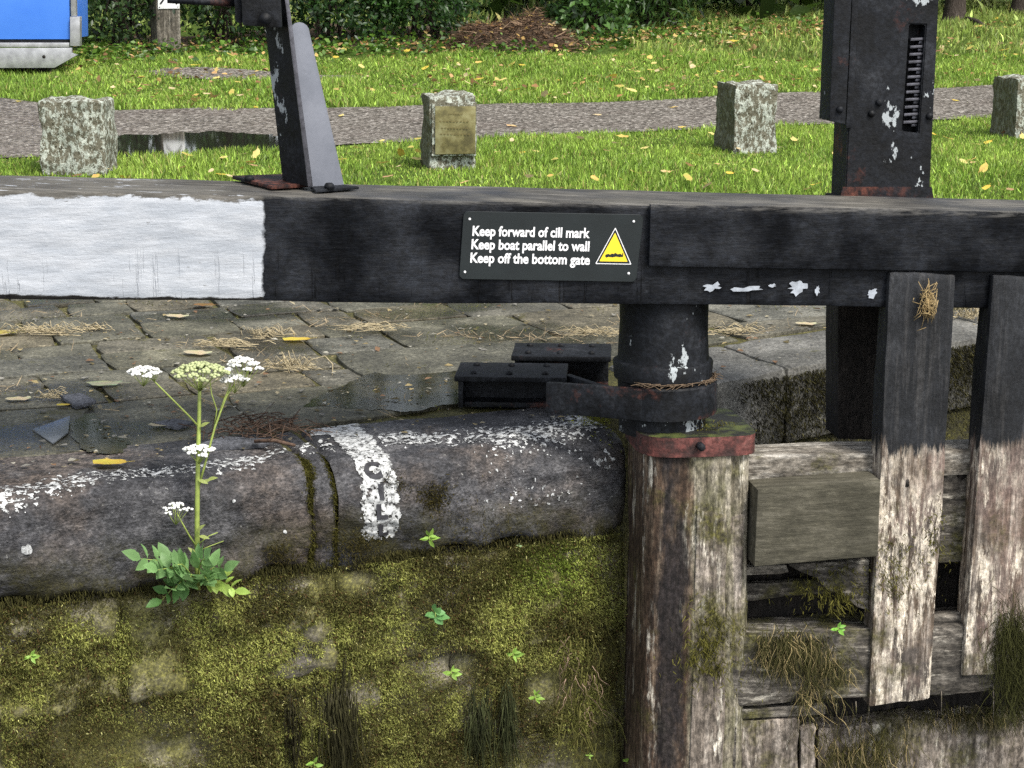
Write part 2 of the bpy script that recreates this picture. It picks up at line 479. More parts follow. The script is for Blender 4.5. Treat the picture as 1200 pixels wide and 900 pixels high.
def m_old(name, c0, c1, c2, axis='z', moss=.0, gr=1.0, pale=0.0, band=None, split=None):
    m = Mat(name)
    st = (20, 20, 1.4) if axis == 'z' else (1.4, 20, 20)
    g = m.noise(2.2, 8, .7, v=m.pos(st)); blot = m.noise(6, 6, .65); pit = m.noise(70, 4, .7)
    c = m.ramp(g, [(.34, c0), (.49, c1), (.66, c2)])
    c = m.mix(m.ma('MULTIPLY', m.step(blot, .42, .62), .6), c, c0)
    if split is not None:                                # the landward half has bleached, greenish timber
        sx_ = m.ma('ADD', m.xyz(0), m.ma('MULTIPLY', m.ma('SUBTRACT', m.noise(3, 5, .7, v=m.pos((6, 6, 1.4))), .5), .10))
        pc_ = m.ramp(g, [(.34, (.045, .038, .026)), (.49, (.17, .15, .11)), (.66, (.36, .325, .26))])
        pc_ = m.mix(m.ma('MULTIPLY', m.step(blot, .46, .60), .55), pc_, (.085, .085, .040))
        c = m.mix(m.step(sx_, split - .012, split + .012), c, pc_)
    if pale: c = m.mix(m.ma('MULTIPLY', m.step(m.noise(3, 8, .75, v=m.pos((7, 7, 1.2) if axis == 'z' else (1.2, 7, 7))), .56, .64), pale), c, (.60, .56, .47))
    if moss: c = m.mix(m.ma('MULTIPLY', m.step(m.noise(4, 6, .7, v=m.pos(loc=(3, 7, 1))), .62 - moss * .25, .74 - moss * .2), .9), c, m.ramp(pit, [(.35, (.018, .017, .005)), (.65, (.10, .095, .018))]))
    if band:                                             # a run of old tar down the timber
        bx_ = m.ma('ADD', m.xyz(0), m.ma('MULTIPLY', m.ma('SUBTRACT', m.noise(3, 5, .7, v=m.pos((5, 5, 1.1))), .5), .14))
        k = m.ma('MULTIPLY', m.step(bx_, band[0] - .012, band[0] + .012), m.step(bx_, band[1] + .012, band[1] - .012))
        k = m.ma('MULTIPLY', k, m.step(m.noise(2.2, 5, .6, v=m.pos((3, 3, 1), loc=(4, 0, 2))), .36, .46))
        c = m.mix(m.ma('MULTIPLY', k, .9), c, m.ramp(pit, [(.38, (.004, .0035, .004)), (.62, (.022, .019, .020))]))
    c = m.grit(c, 80, 1 - .58 * gr, 1 + .6 * gr, v=m.pos((1, 1, .5) if axis == 'z' else (.5, 1, 1)))
    h = m.ma('ADD', g, m.ma('ADD', m.ma('MULTIPLY', pit, .3), m.ma('MULTIPLY', blot, .5)))
    return m.end(c, .82, h, .65, .009, .3)
def m_iron(name, rust=.5, flake=.5, top=(.0066, .0078, .0104)):
    m = Mat(name)
    a = m.noise(7, 7, .68); b_ = m.noise(40, 5, .7); f = m.noise(5.5, 6, .7, v=m.pos((1, 1, .55), loc=(4, 1, 9)))
    c = m.grit(m.ramp(a, [(.36, (.003, .0033, .0038)), (.53, top), (.70, (.022, .024, .028))]), 60, .45, 1.7)
    r = m.ma('MULTIPLY', m.step(m.noise(4, 7, .7, v=m.pos(loc=(8, 3, 2))), .70 - rust * .3, .78 - rust * .25), m.step(b_, .3, .6))
    c = m.mix(r, c, m.ramp(b_, [(.36, (.028, .011, .008)), (.64, (.115, .040, .027))]))
    if flake: c = m.mix(m.step(f, .70 - flake * .12, .712 - flake * .12), c, (.34, .37, .38))
    return m.end(c, m.ramp(a, [(.3, .5), (.7, .75)]), m.ma('ADD', a, m.ma('MULTIPLY', b_, .5)), .55, .008, .22)
def m_stone(name, c0, c1, c2, moss=.3, wet=0.0, lich=.0, zmoss=None, vary=.0, sc=1.0, msh=.0, mcol=((.014, .013, .004), (.05, .047, .010), (.13, .12, .018))):
    m = Mat(name)
    a = m.noise(3.2 * sc, 8, .65); b_ = m.noise(26 * sc, 6, .7); p = m.noise(120, 4, .7)
    lay = m.noise(2.0, 6, .6, v=m.pos((2.5, 2.5, 22)))
    c = m.ramp(m.ma('ADD', m.ma('MULTIPLY', a, .65), m.ma('MULTIPLY', b_, .35)), [(.40, c0), (.5, c1), (.60, c2)])
    c = m.mix(.25, c, m.ramp(lay, [(.35, c0), (.65, c2)]))
    if vary:
        c = m.mix(1.0, c, m.ramp(m.rand(), [(0, (1 - vary, 1 - vary, 1 - vary)), (.3, (1.25, 1.12, .88)), (.55, (.85, .86, .85)), (.8, (1.05, 1.02, .82)), (1, (1 + vary, 1 + vary, 1 + vary))]), 'MULTIPLY')
    if lich:
        l = m.step(m.vor(55, feat='F1'), .20, .12)
        l = m.ma('MULTIPLY', l, m.step(m.noise(3.5, 4, v=m.pos(loc=(2, 5, 1))), .66 - lich * .2, .72 - lich * .2))
        c = m.mix(m.ma('MULTIPLY', l, .8), c, (.52, .52, .48))
    if moss:
        mm = m.noise(4.2, 7, .7, v=m.pos(loc=(6, 2, 4)))
        k = m.step(mm, .70 - moss * .3 - msh, .78 - moss * .25)
        if zmoss is not None:
            k = m.ma('MULTIPLY', k, m.step(m.ma('ADD', m.xyz(2), m.ma('MULTIPLY', m.ma('SUBTRACT', a, .5), .25)), zmoss, zmoss - .14))
        c = m.mix(m.ma('MULTIPLY', k, .85), c, m.ramp(p, [(.3, mcol[0]), (.5, mcol[1]), (.68, mcol[2])]))
    c = m.grit(c, 85, .5, 1.55)
    ro = .8
    if wet:
        w = m.step(m.noise(1.7, 4, .5, v=m.pos(loc=(3, 3, 3))), .50, .60)
        c = m.mix(m.ma('MULTIPLY', w, wet), c, m.mix(1.0, c, (.42, .41, .38), 'MULTIPLY'))
        ro = m.ramp(m.ma('MULTIPLY', w, wet), [(0, .66), (1, .24)])
    h = m.ma('ADD', a, m.ma('ADD', m.ma('MULTIPLY', b_, .45), m.ma('ADD', m.ma('MULTIPLY', p, .12), m.ma('MULTIPLY', lay, .2))))
    return m.end(c, ro, h, .7, .016, .35)

BEAM = m_beam()
BOARD = m_board("gate_board_timber", -.02)
RAIL = m_old("gate_rail_timber", (.020, .018, .015), (.085, .075, .062), (.22, .20, .17), 'x', moss=.45, pale=.5)
RAILTOP = m_old("weathered_rail_timber", (.05, .042, .032), (.20, .18, .15), (.38, .36, .32), 'x', moss=.3, pale=.3)
BLOCK = m_old("new_oak_block", (.040, .037, .025), (.076, .070, .049), (.125, .115, .086), 'x', gr=.35)
HEEL = m_old("heel_post_timber", (.022, .013, .008), (.085, .055, .036), (.24, .185, .13), 'z', moss=.35, pale=.8, split=at(806, 700, 5.96)[0], band=(at(770, 700, 5.96)[0], at(802, 700, 5.96)[0]))
DARKWOOD = m_old("near_black_timber", (.006, .005, .004), (.016, .013, .011), (.035, .03, .026), 'z')  # near-black; also fills the holes, the slot back and the trailer underside
SPLICE = m_old("splice_timber", (.05, .040, .032), (.19, .16, .13), (.40, .35, .30), 'z', moss=.5, pale=.9)
IRON = m_iron("black_iron", .25, .85)
IRON_P = m_iron("black_iron_plain", .25, 0)
POSTI = m_iron("rack_post_paint", .30, .72)
RUSTY = m_iron("rusty_plate", 1.0, .3)
RUST = m_iron("rusty_iron", .55, .3)
def m_red():
    m = Mat("red_lead_band"); a = m.noise(9, 7, .7); b_ = m.noise(45, 4, .7)
    c = m.ramp(a, [(.32, (.03, .022, .020)), (.46, (.050, .020, .017)), (.56, (.125, .040, .033)), (.72, (.19, .088, .075))])
    c = m.grit(c, 60, .5, 1.4)
    c = m.mix(m.step(m.nz(), .5, .8), c, m.ramp(m.noise(12, 5), [(.45, (.010, .010, .008)), (.62, (.07, .085, .02))]))
    return m.end(c, .6, m.ma('ADD', a, b_), .4, .005)
RED = m_red()
STEEL = m_plain("worn_steel", (.10, .10, .115), .42, .5, .7, .4, 60)
GREYP = Mat("grey_paint"); _n = GREYP.noise(7, 6, .6); GREYP = GREYP.end(GREYP.ramp(_n, [(.3, (.115, .125, .15)), (.7, (.175, .185, .215))]), .5, GREYP.noise(90, 4), .2, .003)
def m_coping():
    m = Mat("coping_gritstone")
    a = m.noise(3.0, 8, .66); b_ = m.noise(28, 6, .72); p = m.noise(140, 4, .7)
    lay = m.noise(2.0, 7, .65, v=m.pos((3, 3, 20)))
    z = m.xyz(2)
    c = m.ramp(m.ma('ADD', m.ma('MULTIPLY', a, .5), m.ma('MULTIPLY', b_, .5)), [(.40, (.016, .016, .018)), (.5, (.045, .045, .049)), (.60, (.105, .103, .106))])
    c = m.mix(.22, c, m.ramp(lay, [(.42, (.016, .016, .018)), (.5, (.045, .045, .048)), (.60, (.12, .118, .122))]))
    br = m.ma('MULTIPLY', m.step(m.noise(2.6, 6, .6, v=m.pos(loc=(4, 4, 1))), .48, .62), .45)
    c = m.mix(br, c, m.ramp(b_, [(.38, (.030, .021, .014)), (.62, (.17, .125, .090))]))
    sp = m.ma('MULTIPLY', m.step(m.noise(75, 3, .7), .66, .70), m.step(m.noise(4, 4, v=m.pos(loc=(1, 1, 6))), .48, .60))
    c = m.mix(m.ma('MULTIPLY', sp, .7), c, (.36, .36, .33))
    c = m.grit(c, 85, .4, 1.75, v=m.pos((1, 1, 1.8)))
    mm = m.ma('MULTIPLY', m.step(m.noise(4.5, 7, .72, v=m.pos(loc=(7, 2, 2))), .42, .56), m.step(m.ma('ADD', z, m.ma('MULTIPLY', m.ma('SUBTRACT', a, .5), .36)), -.15, -.28))
    c = m.mix(m.ma('MULTIPLY', mm, .85), c, m.ramp(p, [(.3, (.012, .011, .004)), (.55, (.042, .038, .009)), (.75, (.10, .09, .016))]))
    w = m.ma('MULTIPLY', m.step(m.noise(1.6, 4, .5, v=m.pos(loc=(3, 9, 3))), .45, .6), .8)
    c = m.mix(m.ma('MULTIPLY', w, .5), c, m.mix(1.0, c, (.5, .5, .5), 'MULTIPLY'))
    h = m.ma('ADD', a, m.ma('ADD', m.ma('MULTIPLY', b_, .5), m.ma('ADD', m.ma('MULTIPLY', p, .12), m.ma('MULTIPLY', lay, .25))))
    return m.end(c, m.ramp(w, [(0, .75), (.8, .5)]), h, 1.0, .022, .35)
COPE = m_coping()
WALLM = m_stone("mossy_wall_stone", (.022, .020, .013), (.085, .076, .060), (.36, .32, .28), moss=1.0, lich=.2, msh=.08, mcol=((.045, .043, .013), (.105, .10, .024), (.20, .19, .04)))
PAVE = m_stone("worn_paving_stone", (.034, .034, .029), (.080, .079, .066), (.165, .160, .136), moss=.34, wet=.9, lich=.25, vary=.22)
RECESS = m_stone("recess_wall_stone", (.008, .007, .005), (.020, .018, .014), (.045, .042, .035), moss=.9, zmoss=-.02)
SLABM = m_stone("recess_coping_slab", (.06, .058, .05), (.115, .112, .10), (.20, .195, .175), moss=.35, wet=.4, lich=.5, zmoss=None)
JOINT = m_stone("joint_dirt", (.03, .028, .010), (.075, .07, .024), (.15, .14, .05), moss=.9, sc=3)
def m_stump():
    m = Mat("lichened_concrete")
    a = m.noise(5, 7, .65); b_ = m.noise(34, 5, .7); l = m.noise(30, 5, .78, v=m.pos((1, 1, .6)))
    c = m.ramp(b_, [(.3, (.055, .050, .032)), (.55, (.13, .122, .088)), (.75, (.22, .21, .165))])
    c = m.mix(m.step(l, .49, .54), c, m.ramp(b_, [(.3, (.26, .285, .235)), (.7, (.50, .53, .47))]))
    c = m.mix(m.step(m.noise(40, 5, .7, v=m.pos(loc=(2, 2, 2))), .57, .63), c, (.03, .028, .016))
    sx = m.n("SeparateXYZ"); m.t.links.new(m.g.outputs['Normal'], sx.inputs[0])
    c = m.mix(m.ma('MULTIPLY', m.step(sx.outputs[0], -.45, -.8), .75), c, m.ramp(b_, [(.3, (.035, .034, .015)), (.7, (.12, .115, .05))]))  # left-facing sides painted darker olive: shade put into the colour
    return m.end(c, .9, m.ma('ADD', a, m.ma('ADD', m.ma('MULTIPLY', b_, .6), m.ma('MULTIPLY', l, .6))), .8, .02, .2)
STUMP = m_stump()
def m_path():
    m = Mat("path_gravel")
    v1 = m.vor(38, feat='F1', out=1); n = m.noise(2, 5, .6); f = m.noise(60, 4, .7)
    bw = m.n("RGBToBW"); m.put(bw.inputs[0], v1)
    c = m.ramp(m.ma('ADD', m.ma('MULTIPLY', bw.outputs[0], .6), m.ma('MULTIPLY', f, .4)), [(.25, (.036, .031, .024)), (.48, (.130, .115, .096)), (.66, (.26, .236, .205)), (.82, (.56, .525, .47))])
    c = m.mix(m.ma('MULTIPLY', m.step(n, .5, .65), .35), c, (.10, .078, .065))
    return m.end(c, .85, m.ma('ADD', m.vor(38), f), .9, .02, .25)
PATH = m_path()
def m_soil():
    m = Mat("turf_soil"); n = m.noise(7, 6, .65); f = m.noise(50, 4, .7)
    c = m.ramp(m.ma('ADD', m.ma('MULTIPLY', n, .5), m.ma('MULTIPLY', f, .5)), [(.3, (.030, .040, .010)), (.5, (.06, .10, .018)), (.7, (.12, .17, .035))])
    return m.end(c, .95, f, .8, .03, .1)
SOIL = m_soil()
LITTER = m_stone("litter_soil", (.03, .02, .012), (.07, .048, .03), (.13, .09, .055), moss=0, sc=4)
GRASS = m_leaf("grass_blade", .42, .5)
LEAF = m_leaf("shrub_leaf", .30, .42, .45)
HERB = m_leaf("herb_leaf", .38, .5)
MOSSB = m_leaf("moss_strand", .30, .8, .15)
DRY = m_leaf("dry_leaf", .25, .7, .2)
def m_bark():
    m = Mat("bark"); g = m.noise(2.5, 7, .7, v=m.pos((14, 14, 2.5)))
    return m.end(m.ramp(g, [(.3, (.018, .014, .011)), (.55, (.06, .048, .04)), (.75, (.13, .11, .095))]), .9, g, .9, .03, .15)
BARK = m_bark()
def m_water(name, c):
    m = Mat(name); n = m.noise(8, 3)
    return m.end(c, .04, n, .03, .004, .5)
CANAL = m_water("canal_water", (.012, .014, .010))
WETSTONE = Mat('wet_algae_film'); _n = WETSTONE.noise(9, 6, .7); WETSTONE = WETSTONE.end(WETSTONE.grit(WETSTONE.ramp(_n, [(.4, (.018, .017, .010)), (.6, (.045, .040, .022))]), 60, .6, 1.4), .09, _n, .04, .004, .5)
PUDDLE = m_water("puddle_water", (.020, .019, .015))
WHITEP = Mat("white_line_paint"); _n = WHITEP.noise(55, 5, .75); WHITEP = WHITEP.end(WHITEP.ramp(_n, [(.40, (.06, .06, .06)), (.46, (.28, .285, .28)), (.54, (.46, .47, .465)), (.64, (.56, .57, .57))]), .7, _n, .6, .004)
LETTER_D = m_plain("faded_black_paint", (.028, .028, .032), .7, .3, 0, .5, 60)
SIGNB = m_plain("sign_green_black", (.0095, .0135, .0145), .34, .5, 0, .2, 9)
SIGNW = m_plain("sign_white", (.80, .80, .80), .5, .4, 0, .05, 30)
SIGNY = m_plain("sign_yellow", (.80, .60, .03), .45, .4, 0, .08, 12)

# ------------------------------------------------------------------ the lie of the land
XS = np.unique(np.concatenate([np.linspace(-60, -8, 12), np.linspace(-8, 8, 65), np.linspace(8, 60, 12)]))
YS = np.unique(np.concatenate([np.linspace(8.9, 28, 150), np.linspace(28, 60, 24), np.linspace(60, 400, 14)]))
gx, gy = np.meshgrid(XS, YS)
gv = np.stack([gx, gy, hz(gx, gy)], -1).reshape(-1, 3)
nx_, ny_ = len(XS), len(YS)
ii = (np.arange(ny_ - 1)[:, None] * nx_ + np.arange(nx_ - 1)[None]).ravel()[:, None]
tag(npmesh("ground", gv, [ii + np.array([0, 1, nx_ + 1, nx_])], SOIL, smooth=True), kind="structure")
# towpath
PF = np.array([gnd(x, y)[:2] for x, y in ((-150, 192), (0, 186), (200, 183), (400, 172), (600, 161), (840, 151), (1000, 146), (1150, 139), (1350, 130))])
PB = np.array([gnd(x, y)[:2] for x, y in ((-150, 112), (0, 116), (130, 130), (330, 128), (600, 122), (840, 114), (1000, 108), (1150, 101), (1350, 94))])
def edge_f(X): return np.interp(X, PF[:, 0], PF[:, 1], left=PF[0, 1], right=PF[-1, 1])
def edge_b(X): return np.interp(X, PB[:, 0], PB[:, 1], left=PB[0, 1], right=PB[-1, 1])
px_ = np.linspace(-14, 14, 281); pt = np.linspace(0, 1, 15)
wobf = np.array([.10 * fbm(x * 1.4, 3, 0) for x in px_]); wobb = np.array([.12 * fbm(x * 1.3, 9, 0) for x in px_])
pv = []
for t in pt:
    yy = (edge_f(px_) + wobf) * (1 - t) + (edge_b(px_) + wobb) * t
    pv.append(np.stack([px_, yy, hz(px_, yy) + .010], -1))
pv = np.array(pv).reshape(-1, 3); n1 = len(px_)
ii = (np.arange(len(pt) - 1)[:, None] * n1 + np.arange(n1 - 1)[None]).ravel()[:, None]
tag(npmesh("towpath", pv, [ii + np.array([0, 1, n1 + 1, n1])], PATH, smooth=True), kind="structure")
def sheet(name, pts, z, mat, kind="structure", wob=.0):
    """flat sheet with a ragged outline (fan from its middle)"""
    pts = [np.asarray(p, float) for p in pts]; V = []
    n = len(pts)
    for i in range(n):
        a, b = pts[i], pts[(i + 1) % n]
        for k in range(26):
            q = a + (b - a) * k / 26
            c = np.mean(pts, axis=0); d = (q - c)
            q = c + d * (1 + wob * (fbm(q[0] * 4, q[1] * 4, 1.7, 4) + .5 * fbm(q[0] * 22, q[1] * 22, 4.1, 3)))
            V.append((q[0], q[1], z))
    m = len(V); c = np.mean(V, axis=0)
    V.append(tuple(c))
    return tag(poly(name, V, [(i, (i + 1) % m, m) for i in range(m)], mat), kind=kind)
sheet("puddle", [gnd(x, y) for x, y in ((118, 168), (150, 160), (220, 157), (290, 158), (345, 163), (352, 176), (330, 187), (240, 190), (140, 190))], .2155, PUDDLE, wob=.16)
# bare litter under the hedge
def strip(name, pix, dz, mat):
    P = []
    for (x0, y0), (x1, y1) in zip(pix[:-1], pix[1:]):
        for k in range(8): P.append((x0 + (x1 - x0) * k / 8, y0 + (y1 - y0) * k / 8))
    P.append(pix[-1])
    V, fc = [], []
    for i, (x, y) in enumerate(P):
        a = gnd(x, y + 3 * fbm(x * .05, 1, 2)); w = a[1]
        for k, dy in enumerate(np.linspace(0, 3.0, 8)):
            V.append((a[0], w + dy, float(hz(a[0], w + dy)) + dz))
    for i in range(len(P) - 1):
        for k in range(7):
            o = i * 8 + k; fc.append((o, o + 8, o + 9, o + 1))
    return tag(poly(name, V, fc, mat, smooth=True), kind="structure")
strip("leaf_litter_ground", [(90, 62), (200, 64), (300, 60), (400, 56), (540, 60), (700, 52), (820, 40), (980, 30)], .012, LITTER)
EX, EY = gnd(300, 91)[0], gnd(300, 91)[1]
V = [(EX, EY, float(hz(EX, EY)) + .014)]; fc = []
for r_ in range(1, 6):
    for k in range(40):
        a = 6.283 * k / 40; q = r_ / 5 * (1 + .15 * fbm(math.cos(a) * 2, math.sin(a) * 2, 5, 3)); x, y = EX + 1.15 * q * math.cos(a), EY + .6 * q * math.sin(a)
        V.append((x, y, float(hz(x, y)) + .014))
for k in range(40):
    fc.append((0, 1 + k, 1 + (k + 1) % 40))
    for r_ in range(4): fc.append((1 + r_ * 40 + k, 1 + (r_ + 1) * 40 + k, 1 + (r_ + 1) * 40 + (k + 1) % 40, 1 + r_ * 40 + (k + 1) % 40))
tag(poly("bare_earth", V, fc, PATH, smooth=True), kind="structure")

# canal water in the chamber
tag(poly("canal_water", [(-30, -6, -1.95), (30, -6, -1.95), (30, 12, -1.95), (-30, 12, -1.95)], [(0, 1, 2, 3)], CANAL), kind="structure")

# ------------------------------------------------------------------ lock wall: coping, wall stones, recess
EDGE_Q = [(-.03, .02), (.03, .16), (.20, .40), (.62, .62), (2.08, .95), (4.2, 1.42)]       # u, v along the hollow quoin and recess
CORE = [wall(-4.2, .27, 0), wall(-.02, .27, 0)] + [wall(u, v + .03, 0) for u, v in EDGE_Q[2:]] + [wall(4.2, 3.0, 0), wall(-4.2, 5.6, 0)]
CORE = [(p[0], p[1], -.016) for p in CORE]
tag(prism("lockside_ground", CORE, np.array([0, 0, -2.2]), JOINT, bevel=0, smooth=False), kind="structure")
lock_wall = thing("lock_wall", tuple(wall(-.8, 0, -2.0)), "mossy stone lock side wall with rounded dark coping left of the gate", "wall")
def profile(s):
    a = .165 if s > -.9 else max(.075, .165 - (-.9 - s) * .12)
    zr = .115 if s > -.9 else max(.07, .115 - (-.9 - s) * .06)
    pts = [(-.46, 0), (-a - .02, 0)]
    for k in range(1, 15):
        t = k / 14 * math.pi / 2
        pts.append((-a + a * math.sin(t), -zr + zr * math.cos(t)))
    bz = .022 * math.sin(s * 9.0 + 1.3 * math.sin(s * 5.3)) + .010 * math.sin(s * 31 + 2)
    pts += [(.006, -.20), (.002, -.28 + bz * .3), (-.006, -.330 + bz), (-.030, -.352 + bz), (-.10, -.36 + bz)]
    return np.array(pts)
UG1, UG2 = wallhit(368, 600)[0], wallhit(397, 600)[0]
ENDS = [(-2.9, UG1 - .003), (UG1 + .003, UG2 - .003), (UG2 + .003, .022)]        # the three coping stones, u ranges
def cop(u, t, stone, extra=0.0):
    pr = profile(u)
    L = np.concatenate([[0], np.cumsum(np.linalg.norm(np.diff(pr, axis=0), axis=1))])
    tt = min(max(t, 0), L[-1] - 1e-6)
    o = np.interp(tt, L, pr[:, 0]); z = np.interp(tt, L, pr[:, 1])
    a, b = ENDS[stone]
    if stone == 1: o -= .010; z -= .006
    top = 1.0 if o > -.24 else max(.15, 1 - (-.24 - o) / .1)
    P0 = wall(u, -o, z)
    n = fbm(P0[0] * 3.2, P0[1] * 3.2, P0[2] * 5 + stone * 3, 5)
    amp = .022 * top + .003
    dn = n * amp + .008 * fbm(P0[0] * 12, P0[1] * 12, P0[2] * 22, 4) * top
    # stones round off towards their joints; the last one turns into the hollow quoin
    for e, r, dp in ((u - a, .03, .022), (b - u, .085 if stone == 2 else .03, .060 if stone == 2 else .022)):
        if e < r:
            k = 1 - math.sqrt(max(0, 1 - (1 - max(e, 0) / r) ** 2))
            dn -= dp * k
    o2 = min(max((o + .21) / .21, 0), 1)
    nrm = np.array([0, 0, 1.0]) * (1 - o2) + (-WV) * o2
    nrm /= np.linalg.norm(nrm)
    return P0 + nrm * (dn + extra)
TL = 0.98
def stone_mesh(k, nu, nt):
    a, b = ENDS[k]; V, fc = [], []
    tot = np.linalg.norm(np.diff(profile(-.5), axis=0), axis=1).sum()
    for i in range(nu + 1):
        for j in range(nt + 1):
            x = i / nu
            V.append(cop(a + (b - a) * x, tot * j / nt, k))
    for i in range(nu):
        for j in range(nt):
            o = i * (nt + 1) + j; fc.append((o, o + 1, o + nt + 2, o + nt + 1))
    for i in (0, nu):                                            # closed ends
        fc.append(tuple(i * (nt + 1) + j for j in range(nt + 1)))
    fc.append(tuple(i * (nt + 1) for i in range(nu + 1))[::-1] + tuple(i * (nt + 1) + nt for i in range(nu + 1)))
    return poly("coping_stone", V, fc, COPE, lock_wall, smooth=True)
for k, nu in ((0, 110), (1, 14), (2, 60)): stone_mesh(k, nu, 46)
tag(lock_wall.children[1], "narrow weathered coping stone between two mossy grooves")
TOT = np.linalg.norm(np.diff(profile(-.5), axis=0), axis=1).sum()
def find_t(u, py, stone):
    best = min((abs(proj(cop(u, t, stone))[1] - py), t) for t in np.linspace(0, TOT, 90))
    return best[1]
def paint(name, stone, u0, u1, t0, t1, du, test, off, mat, parent):
    nu, nt = int((u1 - u0) / du), int((t1 - t0) / du)
    V = {}; fc = []; vl = []
    def vid(i, j):
        if (i, j) not in V:
            V[(i, j)] = len(vl); vl.append(cop(u0 + i * du, t0 + j * du, stone, off))
        return V[(i, j)]
    for i in range(nu):
        for j in range(nt):
            if test(u0 + (i + .5) * du, t0 + (j + .5) * du):
                fc.append((vid(i, j), vid(i, j + 1), vid(i + 1, j + 1), vid(i + 1, j)))
    return poly(name, vl, fc, mat, parent, smooth=True)
# the white cill stripe, flaking, with its stacked letters
us0, us1 = wallhit(424, 600)[0], wallhit(466, 600)[0]
t_top = find_t((us0 + us1) / 2, 500, 2)
def stripe_test(u, t):
    e = min(u - us0, us1 - u) + .012 * fbm(u * 40, t * 40, 5, 3)
    if t < t_top + .10: e = min(u - us0 + .055, us1 - u + .01) + .02 * fbm(u * 25, t * 25, 5, 3)
    if e < 0 or u < UG2 + .005: return False
    if t > TOT - .16 + .03 * fbm(u * 30, 1, 1, 2): return False
    return fbm(u * 55, t * 55, 2, 4) > -.36 - (.12 if t < t_top + .2 else 0)
cm = paint("cill_mark", 2, us0 - .06, us1 + .02, t_top - .10, TOT - .10, .0035, stripe_test, .003, WHITEP, lock_wall)
tag(cm, "white painted stripe marking the cill on the coping")
def glyph(txt, size, bold=0.0, res=3):
    cu = bpy.data.curves.new("glyph", 'FONT'); cu.body = txt; cu.size = size; cu.offset = bold; cu.resolution_u = res
    cu.fill_mode = 'FRONT'
    o = bpy.data.objects.new("glyph", cu); col.objects.link(o)
    bpy.context.view_layer.update()
    me = bpy.data.meshes.new_from_object(o.evaluated_get(bpy.context.evaluated_depsgraph_get()))
    bpy.data.objects.remove(o); bpy.data.curves.remove(cu)
    V = np.array([v.co[:] for v in me.vertices]); fc = [tuple(p.vertices) for p in me.polygons]
    bpy.data.meshes.remove(me)
    return V, fc
for ch, px, py, hgt, wd in (("C", 440, 549, .068, .055), ("I", 446, 576, .050, .030), ("L", 446, 599, .052, .036), ("L", 449, 621, .042, .036)):
    V, fc = glyph(ch, .07, .0048)
    bm = bmesh.new()
    vv = [bm.verts.new(tuple(v)) for v in V]
    for f in fc:
        try: bm.faces.new([vv[i] for i in f])
        except ValueError: pass
    bmesh.ops.triangulate(bm, faces=bm.faces)
    for _ in range(2):
        bmesh.ops.subdivide_edges(bm, edges=[e for e in bm.edges if e.calc_length() > .008], cuts=1)
    V = np.array([v.co[:] for v in bm.verts]); bm.verts.index_update(); fc = [tuple(v.index for v in f.verts) for f in bm.faces]; bm.free()
    lo, hi = V.min(0), V.max(0); c = (lo + hi) / 2
    uc = wallhit(px, py)[0]; tc = find_t(uc, py, 2)
    kx = wd / max(hi[0] - lo[0], .02) if ch != "I" else 1.0
    ky = hgt / (hi[1] - lo[1])
    W_ = [cop(uc + (v[0] - c[0]) * kx, tc - (v[1] - c[1]) * ky, 2, .0055) for v in V]
    poly("letter", W_, fc, LETTER_D, cm, smooth=True)
# remains of the white edge line along the nosing
def edge_test(k):
    def f(u, t):
        c = find_c(u, k)
        d = abs(t - c) / .065
        w = .44 if k == 0 else .38
        if k == 2 and us0 - .02 < u < us1 + .02: return False
        if k == 2 and u > -.45: w -= .22
        return fbm(u * 48, t * 60, 8, 5) > w * (.35 + d * d) + .25 * fbm(u * 5, 2, 2, 3) - .12
    return f
LINE = {0: [(-60, 592), (0, 581), (140, 556), (280, 540), (345, 530)], 1: [(345, 525), (390, 512)], 2: [(470, 515), (560, 512), (640, 503), (735, 500)]}
CT = {}
for k in (0, 1, 2):
    tab = []
    for x, y in LINE[k]:
        u = float(np.dot(flat(x, y, -.03) - W0, WU)); tab.append((u, find_t(min(max(u, ENDS[k][0]), ENDS[k][1]), y, k)))
    CT[k] = np.array(tab)
def find_c(u, k): return float(np.interp(u, CT[k][:, 0], CT[k][:, 1]))
for k in (0, 1, 2):
    tag(paint("edge_paint", k, max(ENDS[k][0] + .01, -2.2), ENDS[k][1] - .012, .16, .50, .0032, edge_test(k), .0025, WHITEP, lock_wall), "flaking remains of the white edge line", kind="stuff")
# flecks of old paint over the last stone's face
tag(paint("paint_fleck", 2, -.56, -.04, .34, .62, .0035, lambda u, t: fbm(u * 60, t * 42, 3, 5) > .60 - .5 * fbm(u * 7, t * 7, 4, 2), .0025, WHITEP, lock_wall), kind="stuff")
# lichen spots on the first stone
for px, py, r in ((30, 645, .016), (272, 588, .006), (334, 623, .006), (608, 638, .008)):
    u, z = wallhit(px, py); k = 0 if px < 345 else 2
    t = find_t(u, py, k)
    V = [cop(u, t, k, .007)]
    for i in range(14):
        a = i / 14 * 6.283; q = r * (1 + .3 * fbm(math.cos(a) * 2, math.sin(a) * 2, px, 2))
        V.append(cop(u + q * math.cos(a), t + q * math.sin(a), k, .003))
    poly("lichen_spot", V, [(0, 1 + i, 1 + (i + 1) % 14) for i in range(14)], WHITEP, lock_wall, smooth=True)
